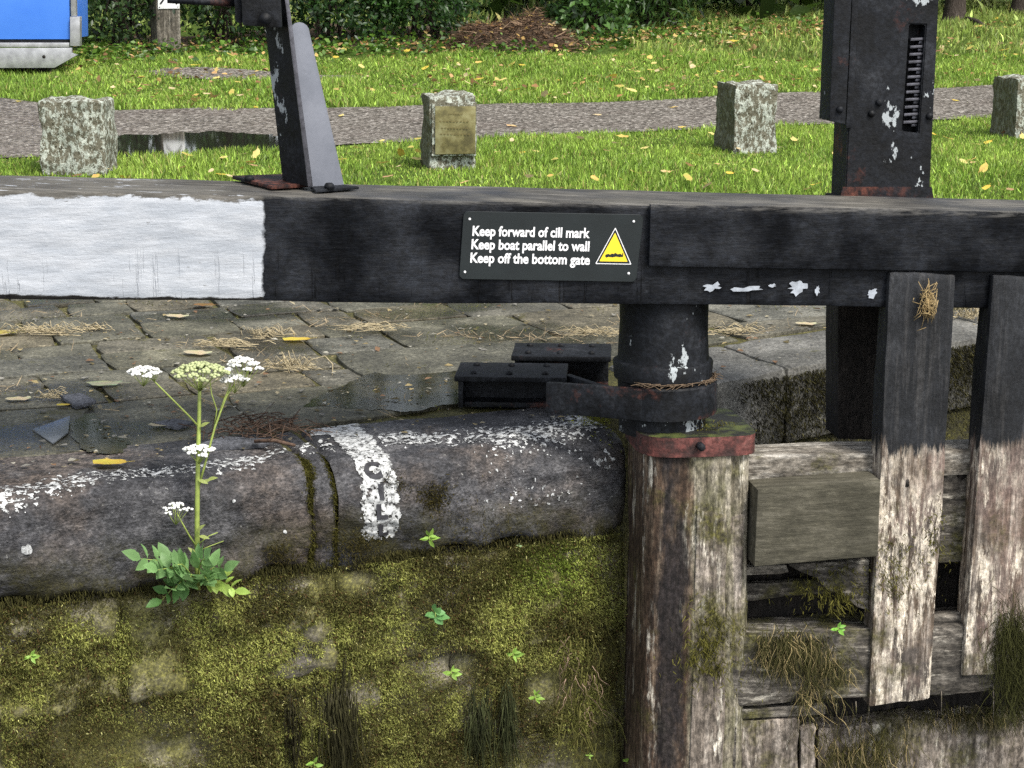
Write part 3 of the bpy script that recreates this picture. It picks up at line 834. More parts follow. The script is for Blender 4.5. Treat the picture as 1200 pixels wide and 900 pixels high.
# wall stones below the coping
def wall_stone(u0, u1, z0, z1, vb, seed):
    nu, nz = max(6, int((u1 - u0) / .022)), max(6, int((z1 - z0) / .022))
    V, fc = [], []
    for i in range(nu + 1):
        for j in range(nz + 1):
            u = u0 + (u1 - u0) * i / nu; z = z0 + (z1 - z0) * j / nz
            e = min(u - u0, u1 - u, z - z0, z1 - z)
            r = .022
            d = .022 * (1 - math.sqrt(max(0, 1 - (1 - min(e / r, 1)) ** 2)))
            n = .040 * fbm(u * 3.3 + seed * .35, z * 3.6, seed * .3, 6) + .012 * fbm(u * 14, z * 14, seed, 4)
            ju = u + .012 * fbm(z * 9, seed, 3, 2); jz = z + .014 * fbm(u * 7, seed, 5, 2)
            V.append(wall(ju, vb + d - n, jz))
    for i in range(nu):
        for j in range(nz):
            o = i * (nz + 1) + j; fc.append((o, o + nz + 1, o + nz + 2, o + 1))
    rim = [i * (nz + 1) for i in range(nu + 1)] + [nu * (nz + 1) + j for j in range(1, nz + 1)] + [i * (nz + 1) + nz for i in range(nu - 1, -1, -1)] + [j for j in range(nz - 1, 0, -1)]
    b0 = len(V)
    for r_ in rim:
        V.append(np.asarray(V[r_]) + WV * .12)
    m = len(rim)
    for i in range(m): fc.append((rim[i], b0 + i, b0 + (i + 1) % m, rim[(i + 1) % m]))
    poly("wall_stone", V, fc, WALLM, lock_wall, smooth=True)
COURSES = [(-.375, -.715, .012, [-2.6, -1.72, -1.02, -.40, .012]), (-.722, -1.06, .030, [-2.6, -1.98, -1.30, -.86, -.62, -.36, .012]), (-1.067, -1.45, .030, [-2.6, -1.7, -1.1, -.45, .012]), (-1.457, -2.15, .03, [-2.6, -1.4, -.7, .012])]
sd_ = 1
for zt, zb, vb, us in COURSES:
    for a, b in zip(us[:-1], us[1:]):
        wall_stone(a + .004, b - .004, zb, zt, vb + .012 * R.uniform(-1, 1), sd_); sd_ += 1

# moss on the wall: strands standing off the stone, thick in clumps
def moss_on_wall(n):
    P, D, L, C, Wd = [], [], [], [], []
    tries = 0
    while len(P) < n and tries < n * 8:
        tries += 1
        u = R.uniform(-2.1, .0); z = R.uniform(-1.14, -.345)
        k = fbm(u * 2.4 + 3, z * 3.2, 1.5, 5) + .55 * math.exp(-((z + .60) / .13) ** 2) - .25 * math.exp(-((z + .37) / .05) ** 2)
        k += .18 + .34 * max(0, min(1, (-u - .8) * 1.2)) * math.exp(-((z + .62) / .3) ** 2)
        k += .35 * math.exp(-((u + .28) / .16) ** 2 - ((z + .50) / .14) ** 2)
        for bx_, bz_, br_, bs in ((-1.02, -.80, .10, .05), (-.62, -.72, .09, .05), (-.30, -.86, .10, .05), (-1.55, -.88, .14, .05), (-.95, -.40, .08, .04)):
            k -= 1.2 * math.exp(-((u - bx_) / br_) ** 2 - ((z - bz_) / bs) ** 2)
        if u > -.11: k -= .35
        if k < -.62 + R.random() ** .8 * 1.1: continue
        d = .045 * max(0, fbm(u * 9, z * 11, 2, 3)) * max(0, min(1, k + .3))
        P.append(wall(u, R.uniform(-.004, .020) - d, z))
        v = np.array([R.gauss(0, .7), 0, R.gauss(-.35, .6)])
        D.append(-WV * .8 + WU * v[0] + np.array([0, 0, v[2]]))
        L.append(R.uniform(.005, .015) * (.7 + .5 * max(0, min(1, k + .3)))); Wd.append(R.uniform(.0016, .0038))
        yy = min(1, max(0, fbm(u * 4 + 9, z * 5.5, 4, 5) * 1.25 + .18 + .25 * k + R.gauss(0, .15) + .22 * math.exp(-((z + .62) / .12) ** 2) - .35 * math.exp(-((z + .36) / .06) ** 2)))  # moss darkened right below the coping: overhang shade put into the colour
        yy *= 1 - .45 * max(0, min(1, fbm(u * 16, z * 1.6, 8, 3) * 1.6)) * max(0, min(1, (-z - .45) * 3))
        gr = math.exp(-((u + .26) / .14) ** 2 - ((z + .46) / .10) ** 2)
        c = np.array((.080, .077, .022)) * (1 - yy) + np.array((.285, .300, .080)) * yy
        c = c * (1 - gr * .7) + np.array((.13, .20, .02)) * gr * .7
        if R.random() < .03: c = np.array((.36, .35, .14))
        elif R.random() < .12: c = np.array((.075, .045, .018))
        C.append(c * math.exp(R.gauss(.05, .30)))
    return map(np.array, (P, D, L, Wd, C))
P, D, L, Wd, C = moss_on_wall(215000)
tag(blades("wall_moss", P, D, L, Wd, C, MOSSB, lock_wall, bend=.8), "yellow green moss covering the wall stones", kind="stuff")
# moss hanging from the underside of the coping and in the coping's grooves
P, D, L, Wd, C = [], [], [], [], []
for i in range(9000):
    u = R.uniform(-2.1, -.0)
    if fbm(u * 3, 7, 2, 3) < R.uniform(-.5, .3): continue
    k = 0 if u < UG1 else 2
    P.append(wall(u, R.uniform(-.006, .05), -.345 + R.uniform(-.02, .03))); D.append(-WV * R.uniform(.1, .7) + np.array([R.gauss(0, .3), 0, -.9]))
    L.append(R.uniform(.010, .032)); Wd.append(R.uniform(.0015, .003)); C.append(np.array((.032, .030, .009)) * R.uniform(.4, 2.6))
for g in (UG1, UG2):
    for i in range(5000):
        t = R.uniform(.30, TOT - .03)
        if fbm(t * 9, g * 7, 2, 3) < R.uniform(-.6, .2): continue
        q = cop(g + R.gauss(0, .010), t, 0 if g < UG1 + .01 else 1, -.002)
        P.append(q); D.append(-WV * R.uniform(.2, 1) + np.array([R.gauss(0, .4), 0, R.uniform(-.8, .4)]))
        L.append(R.uniform(.008, .022)); Wd.append(R.uniform(.0015, .003)); C.append(np.array((.05, .047, .010)) * R.uniform(.4, 2.2))
for cx, cy, s_, n_ in ((505, 583, 26, 1200), (720, 500, 26, 700), (420, 640, 30, 900), (560, 645, 90, 1500), (330, 650, 25, 500), (465, 563, 14, 300)):
    for i in range(n_):
        x, y = R.gauss(cx, s_ * .5), R.gauss(cy, s_ * .35)
        u, z = wallhit(x, y)
        if u > .0: continue
        k = 0 if u < UG1 else (1 if u < UG2 else 2)
        t = find_t(u, y, k) if n_ < 0 else None
        pr = profile(u); o = np.interp(-z, -pr[2:18, 1], pr[2:18, 0])
        P.append(wall(u, -o - R.uniform(-.006, .010), z)); D.append(-WV * .8 + np.array([R.gauss(0, .6), 0, R.gauss(-.2, .5)]))
        L.append(R.uniform(.007, .018)); Wd.append(R.uniform(.0015, .003))
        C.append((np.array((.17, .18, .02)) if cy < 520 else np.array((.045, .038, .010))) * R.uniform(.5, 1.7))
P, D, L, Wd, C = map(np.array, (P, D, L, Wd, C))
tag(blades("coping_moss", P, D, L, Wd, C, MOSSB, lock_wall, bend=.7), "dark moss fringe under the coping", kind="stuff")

# gate recess behind the heel post: mossy face under big worn slabs
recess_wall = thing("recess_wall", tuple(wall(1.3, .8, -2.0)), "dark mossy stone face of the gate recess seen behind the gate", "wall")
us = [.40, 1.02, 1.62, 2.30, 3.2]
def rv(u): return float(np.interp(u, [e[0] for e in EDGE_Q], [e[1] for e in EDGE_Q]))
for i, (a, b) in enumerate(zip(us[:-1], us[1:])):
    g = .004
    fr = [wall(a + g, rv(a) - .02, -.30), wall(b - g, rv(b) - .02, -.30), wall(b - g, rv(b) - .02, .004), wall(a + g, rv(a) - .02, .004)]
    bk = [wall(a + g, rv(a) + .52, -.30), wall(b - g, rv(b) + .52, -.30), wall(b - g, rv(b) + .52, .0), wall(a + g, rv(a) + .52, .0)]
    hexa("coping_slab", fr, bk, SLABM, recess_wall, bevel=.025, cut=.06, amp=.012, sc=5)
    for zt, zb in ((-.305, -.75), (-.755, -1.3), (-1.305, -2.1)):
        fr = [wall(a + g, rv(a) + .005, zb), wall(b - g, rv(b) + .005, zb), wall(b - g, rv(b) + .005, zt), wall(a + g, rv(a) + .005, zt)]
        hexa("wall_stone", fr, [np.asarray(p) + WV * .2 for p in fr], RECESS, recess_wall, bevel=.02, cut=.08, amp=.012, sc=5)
P, D, L, Wd, C = [], [], [], [], []
for i in range(26000):
    u = R.uniform(.30, 3.0); z = -.018 - abs(R.gauss(0, .17))
    P.append(wall(u, rv(u) - .024 - R.uniform(-.01, .012), z)); D.append(-WV * .6 + np.array([R.gauss(0, .4), 0, -R.uniform(.2, 1.1)]))
    L.append(R.uniform(.012, .034)); Wd.append(R.uniform(.002, .0042)); C.append(np.array((.026, .024, .008)) * math.exp(R.gauss(-.2, .7)))
P, D, L, Wd, C = map(np.array, (P, D, L, Wd, C))
tag(blades("wall_moss", P, D, L, Wd, C, MOSSB, recess_wall, bend=.6), kind="stuff")

# ------------------------------------------------------------------ paving, stone by stone
paving = bpy.data.objects.new("paving", None); paving.location = (0, 7.5, 0); col.objects.link(paving); tag(paving, "worn dark stone paving of the lockside", kind="structure")
def flag(cs, z=0.0):
    """paving stone from plan corners (u, v): ragged outline, softly rounded arris"""
    c = np.mean(cs, axis=0); ring = []
    n = len(cs)
    for i in range(n):
        a, b = np.array(cs[i]), np.array(cs[(i + 1) % n]); m = max(2, int(np.linalg.norm(b - a) / .12))
        for k in range(m):
            q = a + (b - a) * (k / m)
            f = 1 - (.045 if k == 0 else 0)
            q = c + (q - c) * f + np.array([.012 * fbm(q[0] * 6, q[1] * 6, 1, 3), .012 * fbm(q[0] * 6, q[1] * 6, 7, 3)])
            ring.append(q)
    m = len(ring); tx, ty = R.gauss(0, .005), R.gauss(0, .005); dz = z + R.gauss(0, .003)
    V, fc = [], []
    for sc_, zz in ((1.0, -.05), (1.0, -.0045), (.97, .0), (.90, .0005), (.55, .001)):
        for q in ring:
            p = c + (q - c) * sc_ if sc_ < .8 else c + (q - c) * (1 - (1 - sc_) * .28 / max(.1, np.linalg.norm(q - c)))
            d = p - c
            V.append(wall(p[0], p[1], zz + (dz + tx * d[0] + ty * d[1] + .004 * fbm(p[0] * 3, p[1] * 3, 2, 3) if zz > -.04 else 0)))
    V.append(wall(c[0], c[1], dz + .002))
    for k in range(4):
        for i in range(m):
            j = (i + 1) % m; fc.append((k * m + i, k * m + j, (k + 1) * m + j, (k + 1) * m + i))
    for i in range(m): fc.append((4 * m + i, 4 * m + (i + 1) % m, 5 * m))
    poly("paving_stone", V, fc, PAVE, paving, smooth=True).data.set_sharp_from_angle(angle=math.radians(14))
def front_v(u): return .465 if u < .0 else max(.465, rv(u) + .56)
def row(v0, v1, ua, ub, la, lb):
    u = ua
    while u < ub - .05:
        l = R.uniform(la, lb); e = min(u + l, ub)
        if ub - e < la * .5: e = ub
        g = .002 + R.random() * .006
        j = [R.gauss(0, .012) for _ in range(4)]
        cs = [(u + g, max(v0 + j[0], front_v(u)) + g), (e - g, max(v0 + j[1], front_v(e)) + g), (e - g + j[3], v1 - g + j[1]), (u + g + j[2], v1 - g + j[0])]
        if cs[2][1] - cs[1][1] > .06 and cs[3][1] - cs[0][1] > .06:
            p = wall(cs[0][0], cs[0][1], 0)
            if p[1] < 9.3 and -4 < p[0] < 4: flag(cs)
        u = e
row(.465, 1.12, -2.9, .05, .85, 1.25)
row(1.12, 1.62, -.55, 3.6, .7, 1.1)
row(1.62, 2.2, -.2, 3.6, .6, 1.0)
v = 1.12
while v < 3.6:
    h = R.uniform(.24, .36); row(v, v + h, -3.2, -.55 if v < 1.6 else -.2, .26, .55); v += h
v = 2.2
while v < 3.6:
    h = R.uniform(.26, .4); row(v, v + h, -.2, 2.6, .3, .6); v += h
# moss and dry stalks along the joints (ground cover)
P, D, L, Wd, C = [], [], [], [], []
for i in range(26000):
    X, Y = R.uniform(-3, 3.2), R.uniform(6.2, 9.2)
    uv = (np.dot(np.array([X, Y, 0]) - W0, WU), np.dot(np.array([X, Y, 0]) - W0, WV))
    if uv[1] < front_v(uv[0]) + .02: continue
    k = fbm(X * 1.9, Y * 2.6, 3, 4) + max(0, (Y - 7.7)) * .22
    if k < R.uniform(.12, .75): continue
    dry = fbm(X * 2.3, Y * 3, 9, 3) > .05
    P.append((X, Y, R.uniform(-.004, .006))); a = R.uniform(0, 6.283)
    D.append((math.cos(a), math.sin(a), R.uniform(.05, .5) if dry else R.uniform(.3, 1.2)))
    L.append(R.uniform(.03, .10) if dry else R.uniform(.008, .02)); Wd.append(R.uniform(.0018, .0035))
    C.append(np.array((.34, .27, .17) if dry else (.10, .105, .02)) * R.uniform(.5, 1.4))
P, D, L, Wd, C = map(np.array, (P, D, L, Wd, C))
tag(blades("paving_litter", P, D, L, Wd, C, DRY, bend=.5), "dry grass and moss scattered between the paving stones", "litter", kind="stuff")
sheet("puddle", [flat(x, y) for x, y in ((352, 478), (385, 460), (430, 440), (478, 424), (560, 428), (610, 436), (545, 452), (536, 474), (470, 484))], .0032, WETSTONE, wob=.10)
sheet("puddle", [flat(x, y) for x, y in ((82, 492), (108, 478), (120, 500), (150, 520), (140, 534), (100, 532), (80, 515))], .0032, WETSTONE, wob=.22)

# ------------------------------------------------------------------ the lock gate
HC = np.array([0.0, 6.125, 0.0]); HC[0] = at(777, 420, 6.125)[0]
lock_gate = thing("lock_gate", (float(HC[0]), float(HC[1]), -1.95), "open timber lock gate with black balance beam, round heel post and weathered boards", "lock gate")
CHIP = m_plain('pale_undercoat', (.34, .37, .41), .6, .3, 0, .3, 40)
# balance beam: main baulk (front face bottom rises from left to right), with its shoulder plank proud on the right
def gl(px, py, off): return gate(px, py, off)
ft = [(-420, 213), (1560, 258)]; fb = [(-420, 347), (1560, 365)]
fr = [gl(*fb[0], 0), gl(*fb[1], 0), gl(*ft[1], 0), gl(*ft[0], 0)]
bk = [p - GN * .40 for p in fr]
beam = hexa("balance_beam", fr, bk, BEAM, lock_gate, bevel=.012, cut=.035, amp=.0035, sc=7, stretch=(.25, 1, 1))
for cx, cy, w, h_, sd in ((834, 337, 20, 9, 1), (875, 339, 30, 6, 2), (935, 338, 20, 14, 3), (958, 341, 5, 9, 4), (1022, 344, 12, 9, 5), (905, 335, 8, 4, 6)):
    P = []
    for k in range(18):
        a = 6.283 * k / 18; q = 1 + .75 * fbm(math.cos(a) * 2.2, math.sin(a) * 2.2, sd * 3.7, 3)
        P.append(gate(cx + w * .5 * q * math.cos(a), cy + h_ * .5 * q * math.sin(a) - (h_ * .2 if math.cos(a) > .3 else 0), -.0048))
    poly("paint_chip", P, [tuple(range(18))], CHIP, beam)
tag(beam, "long black timber beam with its left end painted white")
slab("shoulder_plank", [(760, 313), (1560, 325), (1560, 256.5), (762, 238.5)], -.028, .0275, BEAM, lock_gate, bevel=.008, cut=.035, amp=.003, sc=7, stretch=(.25, 1, 1))
# heel post: round top, collar, then the quoin-shaped shaft
zb_ = float(gate(777, 356, .1)[2]) + .02
top = lathe("heel_post_top", HC, [(.142, .03), (.142, .10), (.150, .205), (.162, .212), (.164, .262), (.160, .270), (.1495, .274), (.148, .282), (.147, .34), (.147, .40), (.148, zb_)], IRON, lock_gate, 48, .004)
tag(top, "black painted round heel post top with flaking pale paint")
def shaft(name, c, hw, hd, z0, z1, mat, parent, grow=0.0, nz=2, wob=.0, cap=True):
    V, fc = [], []; n = 56
    zs = np.linspace(z0, z1, nz)
    for z in zs:
        for k in range(n):
            t = 2 * math.pi * k / n
            ct, st = math.cos(t), math.sin(t)
            e = .30 if ct > 0 else .62                       # squared to the gate, rounded into the quoin
            x = (abs(ct) ** e) * math.copysign(1, ct) * (hw + grow); y = (abs(st) ** (e if ct > 0 else .50)) * math.copysign(1, st) * (hd + grow)
            q = c + GT * x + np.array([-GT[1], GT[0], 0]) * y
            w = wob * (fbm(q[0] * 14, q[1] * 14, z * .9, 4) + .5 * fbm(q[0] * 40, q[1] * 40, z * 1.6, 2)) if wob else 0
            d = (q - c); d = d / np.linalg.norm(d)
            V.append((q[0] + d[0] * w, q[1] + d[1] * w, z))
    for i in range(nz - 1):
        for k in range(n):
            k2 = (k + 1) % n; fc.append((i * n + k, i * n + k2, (i + 1) * n + k2, (i + 1) * n + k))
    fc.append(tuple(range(n))[::-1]); fc.append(tuple((nz - 1) * n + k for k in range(n)))
    me = bpy.data.meshes.new(name); me.from_pydata([tuple(v) for v in V], [], fc); me.update()
    me.polygons.foreach_set("use_smooth", [True] * len(me.polygons)); me.set_sharp_from_angle(angle=math.radians(45))
    return link(name, me, mat, parent)
SC = np.array([at(804, 600, 6.12)[0], 6.125, 0])
heel = shaft("heel_post", SC, .182, .19, -1.95, .030, HEEL, lock_gate, nz=90, wob=.012)
tag(heel, "brown weathered heel post with pale peeled streaks")
band = shaft("iron_band", SC, .182, .19, -.013, .052, RED, lock_gate, grow=.012, nz=4)
tag(band, "rust red painted iron band round the heel post")
for px in (822,):
    p = gate(px, 524, -.065 + .0)
    b = Bag(); q = p.copy()
    b.tube([q - GN * .03, q + GN * .006, q + GN * .012], [.013, .013, .006], 8); b.build("bolt", IRON_P, band)
# splice planks let into the right half of the post
slab("splice_plank", [(806, 1010), (846, 1010), (852, 604), (817, 598)], -.038, .05, SPLICE, heel, bevel=.005, cut=.03, amp=.006, sc=9, stretch=(2, 2, .3))
slab("splice_plank", [(848, 772), (866, 776), (874, 602), (853, 606)], -.022, .05, SPLICE, heel, bevel=.005, cut=.03, amp=.006, sc=9, stretch=(2, 2, .3))
slab("splice_plank", [(850, 1010), (858, 1010), (866, 786), (852, 782)], -.014, .05, RAIL, heel, bevel=.004, cut=.03, amp=.004, sc=9)
# rails
slab("gate_rail", [(868, 566), (1300, 552), (1300, 523), (872, 536)], .04, .17, RAILTOP, lock_gate, bevel=.012, cut=.04, amp=.006, sc=8, stretch=(.4, 1, 1))
blk = slab("fender_block", [(884, 664), (1029, 652), (1032, 563), (888, 574)], -.085, .14, BLOCK, lock_gate, bevel=.004, cut=.04, amp=.0012, sc=6)
tag(blk, "smooth grey green timber block bolted to the gate")
slab("gate_rail", [(862, 829), (1320, 800), (1320, 724), (866, 746)], -.012, .20, RAIL, lock_gate, bevel=.018, cut=.03, amp=.010, sc=7, stretch=(.5, 1, 1))
slab("gate_rail", [(858, 844), (968, 838), (968, 826), (858, 832)], -.002, .16, RAIL, lock_gate, bevel=.006, cut=.03, amp=.005, sc=9)
slab("back_plank", [(860, 1000), (1330, 1000), (1330, 560), (866, 560)], .20, .05, DARKWOOD, lock_gate, bevel=.004, cut=.1, amp=.004)
slab("slat", [(868, 704), (1000, 694), (1000, 678), (870, 684)], .13, .03, RAIL, lock_gate, bevel=.005, cut=.04, amp=.008, sc=9)
slab("slat", [(872, 676), (925, 671), (922, 662), (874, 664)], .03, .06, RAILTOP, lock_gate, bevel=.004, cut=.03, amp=.006, sc=12)
# broken board hanging under the block
prism("broken_board", [gate(x, y, .015) for x, y in ((925, 662), (1020, 655), (1018, 716), (1004, 712), (990, 698), (968, 690), (958, 678), (940, 672))], -GN * .04, RAIL, lock_gate, bevel=.006, amp=.006, sc=14)
# upright boards
bd = slab("upright_board", [(1018, 829), (1090, 819), (1121, 322), (1043, 320)], -.028, .105, BOARD, lock_gate, bevel=.010, cut=.028, amp=.0065, sc=6, stretch=(2.2, 2.2, .5))
tag(bd, "upright board black above and stripped pale below")
bd = slab("upright_board", [(1128, 793), (1300, 780), (1310, 330), (1164, 323)], -.028, .105, BOARD, lock_gate, bevel=.010, cut=.028, amp=.0065, sc=6, stretch=(2.2, 2.2, .5))
bd = slab("infill_board", [(1100, 660), (1136, 657), (1144, 530), (1108, 532)], .06, .08, RAIL, lock_gate, bevel=.006, cut=.03, amp=.004, sc=8, stretch=(2, 2, .5))
hole = Bag(); p = gate(1127, 557, .056); hole.tube([p - GN * .02, p + GN * .002], [.0155, .0155], 16); hole.build("bolt_hole", DARKWOOD, bd)
slab("infill_board", [(1088, 816), (1134, 812), (1138, 720), (1094, 724)], .02, .05, RAIL, lock_gate, bevel=.008, cut=.03, amp=.007, sc=9)
for x0, x1, yt in ((860, 936, 842), (938, 956, 852)):
    slab("lower_plank", [(x0, 1010), (x1, 1010), (x1, yt), (x0, yt + 4)], .0, .10, SPLICE, lock_gate, bevel=.008, cut=.03, amp=.010, sc=9)
slab("sill_timber", [(958, 1010), (1330, 1010), (1330, 826), (958, 852)], .11, .10, SPLICE, lock_gate, bevel=.02, cut=.03, amp=.02, sc=5)
# a keyhole slot and a nail hole in the first board
p = gate(1063, 566, -.03); b = Bag(); b.tube([p + np.array([0, 0, .012]) - GN * .006, p - np.array([0, 0, .012]) - GN * .006], [.008, .010], 10); b.build("bolt_hole", DARKWOOD, lock_gate)
# bird's nest tuft caught on the board
b = Bag()
c0 = gate(1087, 355, -.040)
for i in range(110):
    a = R.uniform(0, 6.28); q = c0 + GT * R.gauss(0, .012) + np.array([0, 0, R.gauss(0, .026)]) + GN * R.uniform(0, .012)
    d = GT * math.cos(a) * .016 + np.array([0, 0, math.sin(a) * .03])
    b.tube([q - d, q + GN * R.uniform(0, .012) + GT * R.gauss(0, .006), q + d], .0011, 3)
tag(b.build("straw_tuft", m_plain("straw", (.34, .25, .12), .8, .2, 0, .4, 90), None, base=tuple(c0)), "small tuft of dry straw stuck on the black upright board", "straw")

# moss and weed on the gate timbers
def gate_weed(name, spots, label, parent=None, top=True, colr=(.09, .085, .018), dry=.0):
    P, D, L, Wd, C = [], [], [], [], []
    for x0, x1, y0, y1, off, n, l0, l1 in spots:
        for i in range(n):
            x, y = R.gauss((x0 + x1) / 2, (x1 - x0) * .30), R.gauss((y0 + y1) / 2, (y1 - y0) * .32)
            if fbm(x * .07, y * .07, off * 9, 3) < R.uniform(-.5, .45): continue
            P.append(gate(x, y, off)); D.append(GN * R.uniform(.05, .8) + GT * R.gauss(0, .45) + np.array([0, 0, -R.uniform(.1, 1)]))
            L.append(R.uniform(l0, l1)); Wd.append(R.uniform(.0016, .0036))
            c = np.array((.34, .27, .13)) if R.random() < dry else np.array(colr)
            C.append(c * R.uniform(.35, 1.7))
    P, D, L, Wd, C = map(np.array, (P, D, L, Wd, C))
    if parent is None:                                       # trailing weed: curved strands that sag
        bv_, bf_, cs_ = [], [], []
        for p, d, l, w, c in zip(P, D, L, Wd, C):
            d = d / np.linalg.norm(d); pts = [p]
            for k in range(6):
                d = d + GT * R.gauss(0, .42) + GN * R.gauss(0, .15) + np.array([0, 0, -.28]); d = d / np.linalg.norm(d); pts.append(pts[-1] + d * l / 5)
            V, fc = tube_data(pts, [w * .45 * (1 - .13 * k) for k in range(7)], 3)
            bf_ += [tuple(q + len(bv_) for q in f) for f in fc]; bv_ += V; cs_ += [c] * len(V)
        o = npmesh(name, np.array(bv_), [np.array([f for f in bf_ if len(f) == 4]), np.array([f for f in bf_ if len(f) == 3])], MOSSB, None, np.array(cs_), smooth=True)
    else: o = blades(name, P, D, L, Wd, C, MOSSB, parent, bend=.6)
    if parent is None: tag(o, label, "weed", kind="stuff")
    else: tag(o, label, kind="stuff")
gate_weed("gate_moss", [(806, 870, 720, 800, -.04, 1500, .012, .035), (795, 850, 740, 790, -.06, 400, .01, .03), (1025, 1075, 630, 700, -.032, 900, .008, .022), (1085, 1112, 600, 670, -.03, 350, .008, .022), (935, 1018, 664, 712, .012, 800, .012, .03), (960, 1010, 690, 715, .01, 200, .03, .05), (820, 845, 495, 512, .05, 260, .008, .016), (840, 872, 495, 511, .10, 400, .006, .014)], "dark green moss growing on the gate timbers", lock_gate)
gate_weed("hanging_weed", [(892, 960, 742, 775, -.018, 1500, .03, .10), (930, 955, 750, 830, -.02, 260, .06, .17), (955, 990, 765, 810, -.02, 420, .03, .09)], "straw coloured weed hanging over the lower gate rail", None, colr=(.065, .062, .022), dry=.22)
gate_weed("hanging_weed", [(1166, 1215, 722, 800, -.034, 2200, .03, .10), (1172, 1215, 790, 830, -.034, 300, .06, .16)], "dark green weed hanging on the rightmost gate board", None, colr=(.045, .047, .014))
gate_weed("hanging_weed", [(960, 1060, 850, 900, .10, 900, .05, .12), (1060, 1200, 826, 850, .10, 800, .02, .05)], "trailing weed on the pale sill under the gate", None, colr=(.07, .065, .02), dry=.15)
# water drips hanging under the rail
for x, y0, y1 in ((1003, 826, 842), (1018, 826, 841), (1103, 812, 838), (1164, 806, 848), (980, 828, 846)):
    b = Bag(); a, c_ = gate(x, y0 - 4, -.016), gate(x, y1, -.016)
    b.tube([a, (a + c_) / 2 + GT * .001, c_], [.0022, .0016, .0005], 5); b.build("slime_strand", SPLICE, lock_gate)

# ------------------------------------------------------------------ anchor collar that holds the heel post
anchor = thing("anchor_collar", tuple(flat(620, 470, 0)), "black iron anchor collar and riveted bracket boxes holding the heel post", "anchor")
def ring(name, c, r0, r1, z0, z1, a0, a1, mat, parent, n=40):
    V, fc = [], []
    for i in range(n + 1):
        t = a0 + (a1 - a0) * i / n
        for r, z in ((r1, z0), (r1, z1 - .006), (r1 - .006, z1), (r0, z1), (r0, z0)):
            w = .002 * fbm(math.cos(t) * 3, math.sin(t) * 3, z * 20, 3)
            V.append((c[0] + (r + w) * math.cos(t), c[1] + (r + w) * math.sin(t), z))
    for i in range(n):
        for k in range(5):
            k2 = (k + 1) % 5; fc.append((i * 5 + k, i * 5 + k2, (i + 1) * 5 + k2, (i + 1) * 5 + k))
    fc.append((0, 1, 2, 3, 4)); fc.append(tuple(n * 5 + k for k in (4, 3, 2, 1, 0)))
    me = bpy.data.meshes.new(name); me.from_pydata(V, [], fc); me.update()
    me.polygons.foreach_set("use_smooth", [True] * len(me.polygons)); me.set_sharp_from_angle(angle=math.radians(40))
    return link(name, me, mat, parent)
Z0, Z1 = .098, .205
strap = ring("strap", HC, .154, .180, Z0, Z1, math.radians(-118), math.radians(118), RUST, anchor)
def arm(p0, p1, w=.026):
    d = np.array(p1) - np.array(p0); n = np.array([-d[1], d[0], 0]); n = n / np.linalg.norm(n) * w
    q0, q1 = np.array(p0), np.array(p1)
    z0, z1 = np.array([0, 0, Z0]), np.array([0, 0, Z1 - .003])
    return [q0 + z0, q1 + z0, q1 + z1, q0 + z1], [q0 + n + z0, q1 + n + z0, q1 + n + z1, q0 + n + z1]
a0 = np.array([HC[0] + .180 * math.cos(math.radians(-116)), HC[1] + .180 * math.sin(math.radians(-116)), 0])
e0 = at(639, 474, 6.07); e0[2] = 0
fr, bk = arm(e0, a0); hexa("strap_arm", fr, bk, RUST, anchor, bevel=.005, cut=.04, amp=.002)
a1 = np.array([HC[0] + .180 * math.cos(math.radians(116)), HC[1] + .180 * math.sin(math.radians(116)), 0])
e1 = np.array([at(668, 440, 6.62)[0], 6.62, 0])
Z0, Z1 = .05, .115
fr, bk = arm(a1, e1); hexa("strap_arm", fr, bk, IRON_P, anchor, bevel=.005, cut=.04, amp=.002)
def bracket(x0, x1, yb, Yd, dep, h, parent):
    pa, pb = flat(x0, yb, 0), flat(x1, yb, 0)
    d = (pb - pa); d[2] = 0; d[1] = -.06 * np.linalg.norm(d); w = np.linalg.norm(d); d = d / w
    n = np.array([-d[1], d[0], 0])
    o = pa.copy()
    Q = lambda a, b, z: o + d * a + n * b + np.array([0, 0, z])
    def bx(nm, a0, a1, b0, b1, z0, z1, mat, par, bv=.004): return hexa(nm, [Q(a0, b0, z0), Q(a1, b0, z0), Q(a1, b0, z1), Q(a0, b0, z1)], [Q(a0, b1, z0), Q(a1, b1, z0), Q(a1, b1, z1), Q(a0, b1, z1)], mat, par, bevel=bv, cut=.05, amp=.0015)
    bx("bracket_back", 0, w, dep * .45, dep, .0, h - .020, IRON_P, parent)
    bx("bracket_side", 0, .018, .0, dep * .45, .0, h - .020, IRON_P, parent)
    bx("bracket_lip", .02, w, .02, dep * .44, -.002, .018, RUST, parent)
    pl = bx("bracket_plate", -.012, w + .01, -.015, dep + .015, h - .019, h, IRON_P, parent)
    for i in range(3):
        for b_ in (.18, .80):
            c = Q(w * (.14 + .34 * i), dep * b_, h); g = Bag()
            g.tube([c - np.array([0, 0, .004]), c + np.array([0, 0, .006]), c + np.array([0, 0, .011])], [.013, .012, .007], 8); g.build("rivet", IRON_P, pl)
bracket(537, 660, 478, 0, .22, .118, anchor)
bracket(603, 712, 458, 0, .22, .135, anchor)
Z0, Z1 = .098, .205
